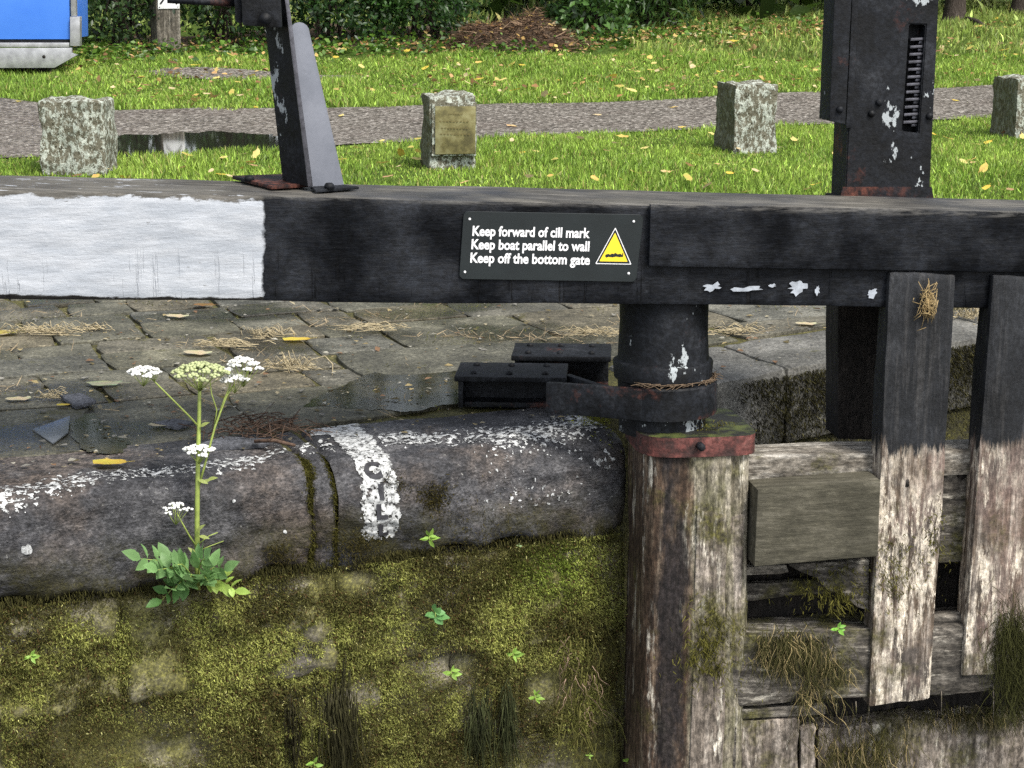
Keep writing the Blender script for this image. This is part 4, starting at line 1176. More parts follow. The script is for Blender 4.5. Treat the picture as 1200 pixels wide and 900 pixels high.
# twigs and dry leaves lodged on the collar
b = Bag()
for i in range(60):
    t = R.uniform(-2.2, .3); r = R.uniform(.166, .178)
    q = HC + np.array([r * math.cos(t), r * math.sin(t), Z1 + R.uniform(.004, .012)]); a = t + math.pi / 2 + R.gauss(0, .5); l = R.uniform(.015, .04)
    d = np.array([math.cos(a), math.sin(a), R.gauss(0, .1)]) * l
    b.tube([q - d, q + np.array([0, 0, .003]), q + d], .0014, 4)
tag(b.build("twig_litter", m_plain("twig", (.12, .085, .055), .8, .2, 0, .5, 90), None, base=tuple(HC + np.array([0, -.17, .21]))), "dry twigs lodged on the iron collar of the heel post", "twigs", kind="stuff")

# ------------------------------------------------------------------ rack post (paddle gear) behind the beam
rack = thing("rack_post", tuple(gate(1010, 515, .42)), "tall black iron post with toothed rack in its slot behind the beam", "post")
o_ = .41
def pp(pix, off): return [gate(x, y, off) for x, y in pix]
# front plate with a real slot: built as strips round the opening, meeting edge to edge
def holed(name, out, inn, off, thick, mat, parent):
    A = [gate(x, y, off) for x, y in out]; B_ = [gate(x, y, off) for x, y in inn]
    V = A + B_ + [p - GN * thick for p in A] + [p - GN * thick for p in B_]; fc = []
    for i in range(4):
        j = (i + 1) % 4
        fc += [(i, j, 4 + j, 4 + i), (8 + j, 8 + i, 12 + i, 12 + j), (i, 8 + i, 8 + j, j), (4 + j, 12 + j, 12 + i, 4 + i)]
    b = bmesh.new(); vv = [b.verts.new(tuple(map(float, v))) for v in V]
    for f in fc: b.faces.new([vv[i] for i in f])
    bmesh.ops.recalc_face_normals(b, faces=b.faces)
    bmesh.ops.bevel(b, geom=[e for e in b.edges if e.calc_face_angle(0) > .6], offset=.004, segments=2, affect='EDGES', clamp_overlap=True)
    return finish_bm(b, name, mat, parent)
holed("post_casting", [(990, 236), (1089, 236), (1106, -120), (1006, -120)], [(1057.3, 154), (1076.4, 156), (1085, 29), (1065.8, 28)], o_, .16, POSTI, rack)
slab("slot_back", [(1050, 170), (1084, 170), (1094, 10), (1056, 10)], o_ + .10, .02, DARKWOOD, rack, bevel=0, cut=0, amp=0)
slab("post_flange", [(972, 142), (991, 146), (1004, -120), (983, -120)], o_ - .03, .12, POSTI, rack, bevel=.004, cut=.05, amp=.002)
slab("post_flange", [(991.5, 150), (999, 150), (1012, -120), (1004.5, -120)], o_ - .012, .011, POSTI, rack, bevel=.002, cut=.05, amp=.001)
for i in range(12):
    f = i / 11; y = 43 + f * 97; x = 1065.5 - f * 8.5
    th = slab("rack_tooth", [(x + 1.5, y + 5), (x + 18.5, y + 4), (x + 19, y + .8), (x + 2.2, y + 1.8)], o_ + .012, .05, STEEL, rack, bevel=.0015, cut=0, amp=0)
    slab("tooth_shoulder", [(x + 11, y + 8.3), (x + 17.5, y + 8.0), (x + 18, y + 5.0), (x + 11.5, y + 5.2)], o_ + .022, .035, STEEL, th, bevel=.0015, cut=0, amp=0)
slab("rack_bar", [(1056, 160), (1079, 160), (1090, 25), (1065, 25)], o_ + .062, .03, IRON_P, rack, bevel=.002, cut=0, amp=0)
for x, y in ((1021, 133), (1089, 136), (984, 128), (1030, 120)):
    p = gate(x, y, o_ - (.03 if x < 990 else 0)); b = Bag(); b.tube([p - GN * .006, p + GN * .008, p + GN * .013], [.013, .012, .006], 8); b.build("bolt", IRON_P, rack)
slab("post_foot", [(982, 515), (1060, 515), (1060, 232), (982, 232)], .425, .15, DARKWOOD, rack, bevel=.006, cut=.06, amp=.003)
slab("foot_plate", [(984, 234), (1094, 234), (1092, 219), (988, 219)], o_ - .003, .002, RUSTY, rack, bevel=0, cut=0, amp=0)

# ------------------------------------------------------------------ winding gear stand on the beam
gear = thing("gear_stand", tuple(gate(345, 215, .18)), "leaning iron gear stand with grey plate bolted on the balance beam", "gear stand")
def gq(x, y, off): return gate(x, y, off)
def plate(name, pix_off, thick, mat, parent, **k):
    P = [gate(x, y, o) for x, y, o in pix_off]
    n = np.cross(P[1] - P[0], P[2] - P[0]); n = n / np.linalg.norm(n)
    if np.dot(n, GN) > 0: n = -n
    return prism(name, P, n * thick, mat, parent, **k)
zt_ = .16
d1 = plate("stand_web", [(299, -70, .26), (325, -70, .14), (363, 219, .14), (331, 212, .26)], .012, POSTI, gear, bevel=.002)
tag(d1, "dark leaning web plate with flaking pale paint")
plate("stand_edge", [(325, -70, .139), (330, -70, .140), (366, 218, .140), (361, 219, .139)], .014, STEEL, gear, bevel=.002)
top_r = [(340 + 11.5 * (1 - math.cos(a)) , 38 - 12 * math.sin(a), .16 + .05 * (1 - math.cos(a)) / 2) for a in np.linspace(0, math.pi, 9)]
g1 = plate("stand_flange", [(363.5, 220, .15)] + [(x, y, .16 + (x - 340) * .002) for x, y, _ in top_r] + [(404.5, 221, .225)], .012, GREYP, gear, bevel=.0025)
tag(g1, "smooth grey painted plate with rounded top")
slab("gear_box", [(284, 30), (331, 33), (326, -70), (278, -70)], .06, .22, IRON_P, gear, bevel=.008, cut=.05, amp=.002)
slab("gear_box_lug", [(276, 26), (284, 28), (281, -70), (270, -70)], .09, .14, IRON_P, gear, bevel=.004, cut=.05, amp=.002)
b = Bag(); b.tube([gate(196, 0, .15), gate(240, 2, .15), gate(284, 4, .15)], [.010, .011, .012], 10); b.build("shaft", RUST, gear)
b = Bag(); b.tube([gate(311, 22, .05), gate(311, 22, .03)], [.020, .017], 14); b.build("shaft_boss", IRON_P, gear)
def onbeam(px, py, up=0.0):                                  # point on the beam's top under a sight line
    d = ray(px, py); t = ((ZTOP + BSL * 0.0) - CAM[2]) / d[2]
    for _ in range(4):
        P = CAM + d * t; t = (ZTOP + BSL * P[0] + up - CAM[2]) / d[2]
    return CAM + d * t
fp = [onbeam(x, y, .004) for x, y in ((272, 210), (330, 208), (362, 219.5), (318, 222))]
prism("base_plate", fp, np.array([0, 0, .012]), RUSTY, gear, bevel=.003)
fp = [onbeam(x, y, .003) for x, y in ((363, 221), (396, 219), (421, 222), (370, 226))]
prism("base_plate", fp, np.array([0, 0, .010]), IRON_P, gear, bevel=.003)
for x, y in ((292, 212), (386, 221)):
    p = onbeam(x, y, .012); b = Bag(); b.tube([p, p + np.array([0, 0, .012]), p + np.array([0, 0, .018])], [.018, .017, .010], 6); b.build("bolt", IRON_P, gear)

# ------------------------------------------------------------------ the warning sign
SO = -.0045
sq = [(543.5, 247.5), (754.5, 251.5), (745.5, 330.5), (538, 327)]
def sgn(a, b, off=SO):                                        # a, b from the plate's top left corner, 0..1
    (x0, y0), (x1, y1), (x2, y2), (x3, y3) = sq
    x = (x0 * (1 - a) + x1 * a) * (1 - b) + (x3 * (1 - a) + x2 * a) * b
    y = (y0 * (1 - a) + y1 * a) * (1 - b) + (y3 * (1 - a) + y2 * a) * b
    return gate(x, y, off)
sign = thing("warning_sign", tuple(sgn(.5, 1)), "black lettered plate with yellow warning triangle screwed to the beam", "sign")
cr, asp = .028, 2.62
ol = []
for (ca, cb, s0) in ((1 - cr, cr * asp, -90), (1 - cr, 1 - cr * asp, 0), (cr, 1 - cr * asp, 90), (cr, cr * asp, 180)):
    for k in range(6):
        t = math.radians(s0 + 90 * k / 5); ol.append(sgn(ca + cr * math.cos(t), cb + cr * asp * math.sin(t), SO - .005))
prism("sign_plate", ol, -GN * .006, SIGNB, sign, bevel=.0008, seg=1)
TO = SO - .0058
def text_line(txt, x0, x1, yb, hpx):
    V, fc = glyph(txt, 1.0, .028)
    lo, hi = V.min(0), V.max(0)
    Vk, _ = glyph("K", 1.0, .018); kh = Vk.max(0)[1] - Vk.min(0)[1]
    out = []
    for v in V:
        fx = (v[0] - lo[0]) / (hi[0] - lo[0]); fy = v[1] / kh * hpx
        out.append(gate(x0 + (x1 - x0) * fx + fy * .062, yb + fx * 2.6 - fy, TO))
    poly("text_line", out, fc, SIGNW, sign)
text_line("Keep forward of cill mark", 553.5, 691, 276.0, 11.6)
text_line("Keep boat parallel to wall", 552.3, 690.5, 291.6, 11.6)
text_line("Keep off the bottom gate", 551, 691, 307.4, 11.6)
def tri(k, off, mat, name):
    A, B, C_ = np.array([721.2, 266.3]), np.array([740, 310]), np.array([697.5, 309.3])
    c = (A + B + C_) / 3; P = []
    for q, (p, n) in zip((A, B, C_), ((C_, B), (A, C_), (B, A))):
        q2, p2, n2 = (c + (w - c) * k for w in (q, p, n))
        for f in (.045, .018):
            P.append(q2 + (p2 - q2) * f)
        for f in (.018, .045):
            P.append(q2 + (n2 - q2) * f)
    poly(name, [gate(x, y, off) for x, y in P], [tuple(range(len(P)))], mat, sign)
tri(1.0, TO, SIGNW, "triangle_rim"); tri(.93, TO - .0004, SIGNB, "triangle_border"); tri(.78, TO - .0008, SIGNY, "triangle_face")
pict = [(709, 300), (710, 298.2), (713, 297.4), (715, 298.4), (717, 297), (719.5, 297.6), (721, 296.2), (724, 298), (727, 297.2), (729, 299), (729.4, 296.6), (730.4, 296.6), (730.2, 301), (726, 301.4), (722, 300.6), (718, 301.6), (713, 301), (710.5, 302)]
poly("pictogram", [gate(x, y, TO - .0012) for x, y in pict], [tuple(range(len(pict)))], SIGNB, sign)
for a, b_ in ((.036, .115), (.948, .105), (.03, .895), (.952, .875)):
    p = sgn(a, b_, TO); g = Bag(); g.tube([p - GN * .001, p + GN * .0012, p + GN * .002], [.0042, .004, .002], 10); g.build("screw", SIGNW, sign)

# ------------------------------------------------------------------ stone stumps along the towpath edge
def stump(px0, px1, pyt, pyb, label, rot=0.0, dep=.42, plaque=False, tilt=0.0):
    A, B = gnd(px0, pyb), gnd(px1, pyb)
    w = B[0] - A[0]; Y = (A[1] + B[1]) / 2
    zt = at((px0 + px1) / 2, pyt, Y)[2]; zb = float(hz(A[0], Y)) - .15
    t = thing("stone_stump", (float((A[0] + B[0]) / 2), float(Y + dep / 2), zb + .15), label, "stump", "stone stumps beside the towpath")
    c, s_ = math.cos(rot), math.sin(rot)
    cx, cy = (A[0] + B[0]) / 2, Y
    f = lambda x, y, z, k=1.0: (cx + (x * c - y * s_) * k, cy + x * s_ * k + y * c, z)
    h = w / 2
    fr = [f(-h, 0, zb, 1.02), f(h, 0, zb, 1.02), f(h, .01, zt + tilt, .97), f(-h, .01, zt - tilt, .97)]
    bk = [f(-h, dep, zb, 1.02), f(h, dep, zb, 1.02), f(h, dep - .01, zt + tilt, .97), f(-h, dep - .01, zt - tilt, .97)]
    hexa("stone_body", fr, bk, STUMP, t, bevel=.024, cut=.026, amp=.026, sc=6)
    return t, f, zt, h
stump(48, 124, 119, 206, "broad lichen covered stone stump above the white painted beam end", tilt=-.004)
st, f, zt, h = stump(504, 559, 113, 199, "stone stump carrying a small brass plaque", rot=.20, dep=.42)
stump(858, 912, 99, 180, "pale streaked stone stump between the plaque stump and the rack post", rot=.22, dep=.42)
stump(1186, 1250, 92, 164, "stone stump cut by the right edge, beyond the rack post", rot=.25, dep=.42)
BRASS = Mat("old_brass"); _n = BRASS.noise(9, 6, .65); BRASS = BRASS.end(BRASS.ramp(_n, [(.38, (.085, .075, .030)), (.5, (.16, .14, .055)), (.64, (.25, .235, .12))]), .6, _n, .3, .004, .4, .3)
BRASSD = m_plain("engraved_brass", (.13, .105, .04), .6, .3, 0, .3, 60)
FR_ = STUMP
def pq(x, y, off): return at(x, y, float(f(0, 0, 0)[1]) + off)
hexa("plaque_frame", [pq(506, 183, -.055), pq(558, 183, -.045), pq(558.5, 121, -.03), pq(506, 121, -.04)], [pq(506, 183, .03), pq(558, 183, .03), pq(558.5, 119, .04), pq(506, 119, .04)], STUMP, st, bevel=.008, cut=.04, amp=.004)
pl = hexa("plaque", [pq(510, 181, -.064), pq(557, 180, -.056), pq(557.5, 124.5, -.042), pq(510, 124.5, -.049)], [pq(510, 181, -.045), pq(557, 180, -.037), pq(557.5, 124.5, -.023), pq(510, 124.5, -.030)], BRASS, st, bevel=.003, cut=0, amp=0)
def pqs(x, y): 
    b = (y - 126.5) / 53.0; return pq(x, y, -.0425 * (1 - b) - .0595 * b - .0075)
for y, x0, x1 in ((133.5, 526, 543), (142, 515, 551), (150, 517, 550), (157, 516, 552)):     # worn engraved lines, nothing left to read
    n_ = 9
    for k in range(n_):
        a = x0 + (x1 - x0) * k / n_; e = a + (x1 - x0) / n_ * .62
        poly("engraving", [pqs(a, y + .7), pqs(e, y + .7), pqs(e, y - .5), pqs(a, y - .5)], [(0, 1, 2, 3)], BRASSD, pl)

# ------------------------------------------------------------------ waymark post
g0 = gnd(198, 62); Yp = g0[1]
way = thing("waymark_post", tuple(g0), "grey wooden waymark post with white arrow plate before the hedge", "post")
zp = float(g0[2])
POSTW = m_old("weathered_post_timber", (.05, .043, .032), (.14, .125, .10), (.26, .24, .20), 'z')
def wp(x, y, off): return at(x, y, Yp + off)
ztop = 1.62
def up(p, z): p = np.array(p); p[2] = z; return p
L0, L1, L2 = wp(184, 40, 0), wp(212, 40, 0), wp(212, 40, 0)
fr = [up(L0, zp - .2), up(L1, zp - .2), up(L1, ztop - .02), up(L0, ztop)]
bv = np.array([-.135, .30, 0])
bk = [p + bv for p in fr]; bk[2][2] += .06; bk[3][2] += .06
hexa("post", fr, bk, POSTW, way, bevel=.01, cut=.06, amp=.004, sc=9, stretch=(1, 1, .2))
plt = hexa("arrow_plate", [wp(185, 10.5, -.012), wp(210.5, 10, -.012), wp(210.5, -16, -.012), wp(185, -16, -.012)], [wp(185, 10.5, -.003), wp(210.5, 10, -.003), wp(210.5, -16, -.003), wp(185, -16, -.003)], SIGNW, way, bevel=.002, cut=0, amp=0)
BLK = m_plain("black_print", (.012, .012, .013), .5)
for s_ in (-1, 1):
    cx = 197.5 + s_ * 6.0
    q = lambda x, y: wp(cx + s_ * -x, y, -.0132)
    # slanting arrow: shaft running up and outwards
    poly("arrow", [q(-4.6, 4.6), q(-3.0, 5.6), q(3.2, -2.6), q(5.0, -1.2), q(5.2, -8.2), q(-1.2, -5.8), q(1.2, -4.2)], [tuple(range(7))], BLK, plt)
for x, y in ((187, 8.5), (208.5, 8)):
    p = wp(x, y, -.012); b = Bag(); b.tube([p, p + np.array([0, -.004, 0])], .006, 6); b.build("screw", IRON_P, plt)

# ------------------------------------------------------------------ blue panelled trailer body at the left edge
Yb = gnd(20, 90)[1]
def bp(x, y, off=0.0): return at(x, y, Yb + off)
BLUE = Mat("blue_panel_paint"); _n = BLUE.noise(2, 4); BLUE = BLUE.end(BLUE.ramp(_n, [(.3, (.045, .17, .62)), (.7, (.065, .21, .68))]), .42, BLUE.noise(60, 3), .08, .003)
ALU = m_plain("galvanised_metal", (.42, .42, .43), .42, .5, .65, .3, 9)
tr = thing("trailer_body", tuple(gnd(20, 90)), "bright blue panel in a galvanised metal frame at the top left corner", "trailer")
Zt = 1.9
def bb(name, x0, x1, y0, y1, o0, o1, mat, ztop=None, **k):
    fr = [bp(x0, y1, o0), bp(x1, y1, o0), bp(x1, y0, o0), bp(x0, y0, o0)]
    if ztop is not None: fr[2][2] = fr[3][2] = ztop
    bk = [p + np.array([0, o1 - o0, 0]) for p in fr]
    return hexa(name, fr, bk, mat, tr, bevel=k.pop('bevel', .004), cut=0, amp=0)
bb("blue_panel", -170, 82, -40, 46, .02, .9, BLUE, Zt)
bb("corner_post", 83.2, 89, -40, 19, -.005, .07, ALU, Zt + .01)
bb("corner_bracket", 82, 93.5, 19.5, 54, -.02, .08, ALU)
bb("panel_rail", -170, 81, 50, 55, -.01, .05, ALU)
bb("dark_gap_strip", -170, 80.5, 46.5, 49.8, .03, .3, IRON_P)  # solid black strip put in for the dark gap under the panel
prism("sill_channel", [bp(x, y, -.03) for x, y in ((-170, 80.5), (64, 79.5), (90.5, 64.5), (84, 62), (84, 56), (-170, 57))], np.array([0, .06, 0]), ALU, tr, bevel=.004)
p = bp(51.5, 66.5, -.03); b = Bag(); b.tube([p + np.array([0, .01, 0]), p + np.array([0, -.003, 0])], .018, 12); b.build("drain_hole", DARKWOOD, tr)
fr = [bp(-170, 80, .22), bp(58, 80, .22), bp(58, 70, .22), bp(-170, 70, .22)]
fr[0][2] = fr[1][2] = float(hz(fr[0][0], Yb)) - .05
hexa("dark_underbox", fr, [q + np.array([0, .6, 0]) for q in fr], DARKWOOD, tr, bevel=.01, cut=0, amp=0)  # dark block added for the shade under the body, down to the ground

# ------------------------------------------------------------------ grass
def turf(name, n, xr, yr, keep, h, w, pal, label, lean=.35):
    X = rng.uniform(*xr, n); Y = rng.uniform(*yr, n)
    k = keep(X, Y); X, Y = X[k], Y[k]
    m = len(X)
    nz = np.array([fbm(x * 1.6, y * 1.6, 3, 3) for x, y in zip(X[::40], Y[::40])]) if False else np.sin(X * 3.1 + Y * 1.7) * .5 + np.sin(X * 7.3 - Y * 5.1) * .3 + rng.normal(0, .5, m)
    P = np.stack([X, Y, hz(X, Y) - .004], -1)
    D = np.stack([rng.normal(0, lean, m), rng.normal(0, lean, m), np.ones(m)], -1)
    t = np.clip(nz * .35 + .5, 0, 1)[:, None]
    C = (np.array(pal[0]) * (1 - t) + np.array(pal[1]) * t) * np.exp(rng.normal(-.02, .38, (m, 1)))
    dry = rng.random(m) < .07
    C[dry] = np.array((.46, .42, .14)) * rng.uniform(.6, 1.1, (dry.sum(), 1))
    L = h * rng.uniform(.4, 1.3, m) * (1 + .3 * np.sin(X * 2.3 + Y) + .25 * np.sin(X * 6.1 - 2.3 * Y))
    tag(blades(name, P, D, L, w * rng.uniform(.7, 1.3, m), C, GRASS, bend=.7), label, "grass", kind="stuff")
G1, G2 = (.14, .245, .03), (.35, .48, .085)
fe = lambda X: edge_f(X) + .08 * np.sin(X * 5) + .05 * np.sin(X * 11.7)
be = lambda X: edge_b(X) - .06 * np.sin(X * 4.3) - .05 * np.sin(X * 9.1)
turf("grass", 130000, (-4.2, 4.6), (11.0, 16.5), lambda X, Y: Y < fe(X) + rng.normal(0, .05, len(X)), .060, .0072, (G1, G2), "bright green grass verge between the lock and the towpath")
turf("grass", 45000, (-4.5, 4.8), (8.95, 11.0), lambda X, Y: Y > 9.0 + .2 * np.sin(X * 3), .06, .007, (G1, G2), "short grass at the back of the paving behind the beam")
def hedge_keep(X, Y):
    bare = ((X - EX) / 1.1) ** 2 + ((Y - EY) / .6) ** 2 > rng.uniform(.7, 1.3, len(X))
    return (Y > be(X) + rng.normal(0, .05, len(X))) & bare
turf("grass", 170000, (-6.5, 7.5), (15.0, 22.6), hedge_keep, .078, .0115, (G1, (.34, .47, .085)), "long green grass strip beyond the towpath")
turf("grass", 45000, (1.5, 10.5), (22.6, 33), lambda X, Y: Y > 0, .13, .016, ((.13, .20, .035), (.34, .43, .10)), "rough grass rising towards the trees on the right")
turf("grass", 26000, (-12, 14), (27, 60), lambda X, Y: Y > 27, .20, .05, ((.26, .36, .08), (.42, .50, .16)), "pale green field behind the hedge")
# wild fringe of ground ivy and nettle leaves at the hedge foot
def scatter_leaf(name, n, pos, size, pal, mat, label, cat, kind="stuff", parent=None, up_=.7):
    P = np.array([pos() for _ in range(n)])
    T = rng.normal(size=(n, 3)); T[:, 2] = np.abs(T[:, 2]) * .4 - .1
    N = rng.normal(0, .5, (n, 3)); N[:, 2] += up_
    t = rng.random((n, 1)); C = (np.array(pal[0]) * (1 - t) + np.array(pal[1]) * t) * rng.uniform(.6, 1.3, (n, 1))
    L = rng.uniform(size[0], size[1], n)
    o = leaves(name, P, N, T, L, L * rng.uniform(.45, .8, n), C, mat, parent)
    tag(o, label, cat, kind=kind)
    return o
def fringe():
    x = R.uniform(95, 990); yb_ = float(np.interp(x, [90, 300, 540, 700, 820, 990], [66, 62, 58, 54, 42, 28]))
    g = gnd(x, yb_ + R.gauss(0, 5))
    return (g[0], g[1], g[2] + abs(R.gauss(0, .07)))
scatter_leaf("hedge_foot_weeds", 5200, fringe, (.04, .09), ((.035, .085, .012), (.13, .24, .03)), LEAF, "low leafy weeds along the foot of the hedge", "weeds")

# ------------------------------------------------------------------ hedge shrubs and trees
def shrub(px, py, rx, hgt, n, size, pal, label, long=1.0, droop=0.0, ry=.8, dY=.6, density=1.0):
    g = gnd(px, py + (9 if py > 25 and px < 1000 else 2)); c = np.array([g[0], g[1] + dY, g[2]])
    t = thing("shrub", tuple(c), label, "shrub", "hedge shrubs behind the towpath")
    b = Bag()
    cl = []
    for i in range(7):
        a = R.uniform(0, 6.28); r = R.uniform(.2, .8)
        e = c + np.array([rx * r * math.cos(a), ry * r * math.sin(a), hgt * R.uniform(.45, .95)])
        m = c + (e - c) * .5 + np.array([R.gauss(0, .08), R.gauss(0, .08), .1])
        s0 = c + np.array([R.gauss(0, rx * .35), R.gauss(0, ry * .25), -.05])
        b.tube([s0, m, e], [.022, .014, .005], 5); cl += [m, e, (m + e) / 2]
        for k in range(3):
            f_ = R.uniform(.3, .9); q = s0 + (e - s0) * f_; w = q + np.array([R.gauss(0, .3), R.gauss(0, .3), R.uniform(-.05, .35)])
            b.tube([q, w], [.008, .003], 4); cl.append(w)
    b.build("stem", BARK, t)
    n = int(n * 1.35); K = int(n / 26)
    cc = []
    for i in range(K):
        a, z = R.uniform(0, 6.28), R.random() ** .9
        rr = math.sqrt(R.uniform(.05, 1)) * (1 - .35 * max(0, z - .55) ** 1.2)
        cc.append((c[0] + rx * rr * math.cos(a), c[1] + ry * rr * math.sin(a), c[2] + .04 + hgt * z))
    cc = np.array(cc); ci = rng.integers(0, K, n)
    sp = .11 * (1.3 if long > 1 else 1)
    P = cc[ci] + rng.normal(0, sp, (n, 3)) * np.array([1, 1, .8])
    P[:, 2] = np.maximum(P[:, 2], c[2] + .02)
    T = rng.normal(size=(n, 3)); T[:, 2] -= .2 + droop
    N = rng.normal(0, .55, (n, 3)) + np.array([0, -.35, .75])
    tone = rng.random(K)[ci][:, None]
    C = (np.array(pal[0]) * (1 - tone) + np.array(pal[1]) * tone) * rng.uniform(.6, 1.35, (n, 1))
    L = rng.uniform(size[0], size[1], n) * long
    o = leaves("foliage", P, N, T, L, L * rng.uniform(.42, .62, n) / (long ** 1.3), C, LEAF, t)
    o["kind"] = "stuff"
    return t
DG, MG = (.008, .024, .006), (.032, .078, .014)
shrub(132, 50, .62, 2.1, 3600, (.05, .09), (DG, (.06, .12, .03)), "dark leafy shrub between the blue trailer panel and the waymark post")
shrub(258, 52, .62, 2.2, 3600, (.05, .09), ((.012, .034, .009), MG), "dark leafy shrub between the waymark post and the gear stand")
shrub(395, 46, .75, 2.3, 5200, (.05, .10), ((.012, .036, .009), MG), "dense dark ivy covered shrub just right of the gear stand")
shrub(495, 46, .65, 2.2, 4600, (.05, .10), ((.014, .042, .010), (.05, .12, .022)), "dark green shrub left of the brown brushwood pile")
shrub(600, 8, .75, 1.9, 3600, (.05, .10), (DG, MG), "shrub rising behind the brown brushwood pile", dY=.9)
shrub(690, 40, .55, 2.0, 3400, (.07, .12), ((.022, .06, .012), (.075, .16, .03)), "bright leafy shrub at the right end of the brushwood pile")
shrub(772, 30, .62, 1.9, 3400, (.06, .10), ((.022, .055, .012), (.07, .14, .03)), "arching long leaved shrub right of the bright leafy shrub", long=1.9, droop=.5)
shrub(862, 14, 1.0, 2.0, 3600, (.06, .10), ((.015, .042, .01), (.05, .11, .02)), "low dark shrub towards the right end of the hedge", long=1.5, droop=.3)
shrub(958, 6, 1.1, 2.0, 3600, (.06, .10), ((.015, .042, .01), (.05, .11, .02)), "dark shrub directly left of the rack post", long=1.5, droop=.3)
shrub(30, 52, .8, 2.2, 2600, (.05, .09), (DG, MG), "dark shrub hidden mostly by the blue trailer panel", dY=1.4)
shrub(1160, 14, .6, .8, 1700, (.05, .09), ((.20, .29, .06), (.48, .52, .20)), "low pale green bush between the two tree trunks", dY=.4)
def tree(px, py, r, label, h=6.5, seedv=1):
    g = gnd(px, py); t = thing("tree", tuple(g), label, "tree", "trees beyond the rough grass")
    V, fc = [], []; n = 18
    zs = [-.2, 0, .12, .3, .7, 1.4, 2.4, 3.4]
    for z in zs:
        rr = r * (1 + .9 * math.exp(-(z + .1) / .18)) * (1 - .06 * max(z, 0))
        for k in range(n):
            a = 6.283 * k / n; q = rr * (1 + .10 * fbm(math.cos(a) * 2, math.sin(a) * 2, z * 2 + seedv, 3))
            V.append((g[0] + q * math.cos(a), g[1] + q * math.sin(a), g[2] + z))
    for i in range(len(zs) - 1):
        for k in range(n):
            k2 = (k + 1) % n; fc.append((i * n + k, i * n + k2, (i + 1) * n + k2, (i + 1) * n + k))
    fc.append(tuple((len(zs) - 1) * n + k for k in range(n)))
    poly("trunk", V, fc, BARK, t, smooth=True)
    b = Bag(); tips = []
    for i in range(8):
        a = i / 8 * 6.28 + R.gauss(0, .2); s0 = np.array([g[0], g[1], g[2] + R.uniform(2.3, 3.3)])
        e = s0 + np.array([math.cos(a) * R.uniform(.8, 1.8), math.sin(a) * R.uniform(.8, 1.8), R.uniform(.8, h - 4)])
        b.tube([s0, (s0 + e) / 2 + np.array([0, 0, .15]), e], [r * .4, r * .22, .02], 7); tips += [e, (s0 + e) / 2]
    b.build("limb", BARK, t)
    K = 90; cc = np.array([tips[i % len(tips)] + rng.normal(0, .45, 3) for i in range(K)]); n_ = 5000
    ci = rng.integers(0, K, n_); P = cc[ci] + rng.normal(0, .22, (n_, 3))
    T = rng.normal(size=(n_, 3)); N = rng.normal(0, .5, (n_, 3)) + np.array([0, 0, .8]); tn = rng.random(K)[ci][:, None]
    C = np.array((.04, .08, .012)) * (1 - tn) + np.array((.12, .16, .02)) * tn; L = rng.uniform(.07, .12, n_)
    leaves("crown", P, N, T, L, L * .7, C, LEAF, t)["kind"] = "stuff"
tree(1119, 27, .135, "thick grey brown tree trunk just right of the rack post", seedv=1)
tree(1196, 18, .12, "dark tree trunk at the right edge of the picture", seedv=4)
b = Bag(); g = gnd(1133, 28); e = gnd(1158, 36)
b.tube([g + np.array([0, 0, .06]), (g + e) / 2 + np.array([0, 0, .07]), e + np.array([0, 0, .02])], [.05, .04, .02], 7)
tag(b.build("fallen_branch", BARK, None, base=tuple(g)), "dark fallen branch lying in the grass by the tree trunk", "branch")

# ------------------------------------------------------------------ brushwood pile
g = gnd(603, 60); pc = np.array([g[0], g[1] + .55, g[2]])
pile = thing("brushwood_pile", tuple(pc), "heap of brown brushwood and dead leaves before the hedge", "brushwood")
V, fc = [], []; nr, nt = 12, 48
for i in range(nr + 1):
    q = i / nr
    for k in range(nt):
        a = 6.283 * k / nt; rr = q * (1 + .12 * fbm(math.cos(a) * 2, math.sin(a) * 2, 3, 2))
        x, y = .78 * rr * math.cos(a), .60 * rr * math.sin(a)
        V.append((pc[0] + x, pc[1] + y, pc[2] + .40 * max(0, 1 - q ** 3.0) * (.75 + .35 * fbm(x * 2.2 + 4, y * 2.2, 6, 3)) + .06 * fbm(x * 6, y * 6, 2, 3) - .03 * q))
for i in range(nr):
    for k in range(nt):
        k2 = (k + 1) % nt; fc.append((i * nt + k, (i + 1) * nt + k, (i + 1) * nt + k2, i * nt + k2))
poly("heap", V, fc, LITTER, pile, smooth=True)
P, D, L, Wd, C = [], [], [], [], []
for i in range(3800):
    a, q = R.uniform(0, 6.283), math.sqrt(R.random()) * 1.05
    x, y = .78 * q * math.cos(a), .60 * q * math.sin(a)
    P.append((pc[0] + x, pc[1] + y, pc[2] + .40 * max(0, 1 - min(q, 1) ** 3.0) * (.75 + .35 * fbm(x * 2.2 + 4, y * 2.2, 6, 3)) + R.uniform(0, .07))); D.append((R.gauss(0, 1), R.gauss(0, 1), R.gauss(.05, .35)))
    L.append(R.uniform(.06, .22)); Wd.append(R.uniform(.006, .013)); C.append(np.array(R.choice([(.09, .055, .035), (.15, .095, .06), (.05, .032, .022), (.24, .16, .10)])) * R.uniform(.6, 1.3))
P, D, L, Wd, C = map(np.array, (P, D, L, Wd, C))
blades("brushwood", P, D, L, Wd, C, DRY, pile, bend=.5)["kind"] = "stuff"

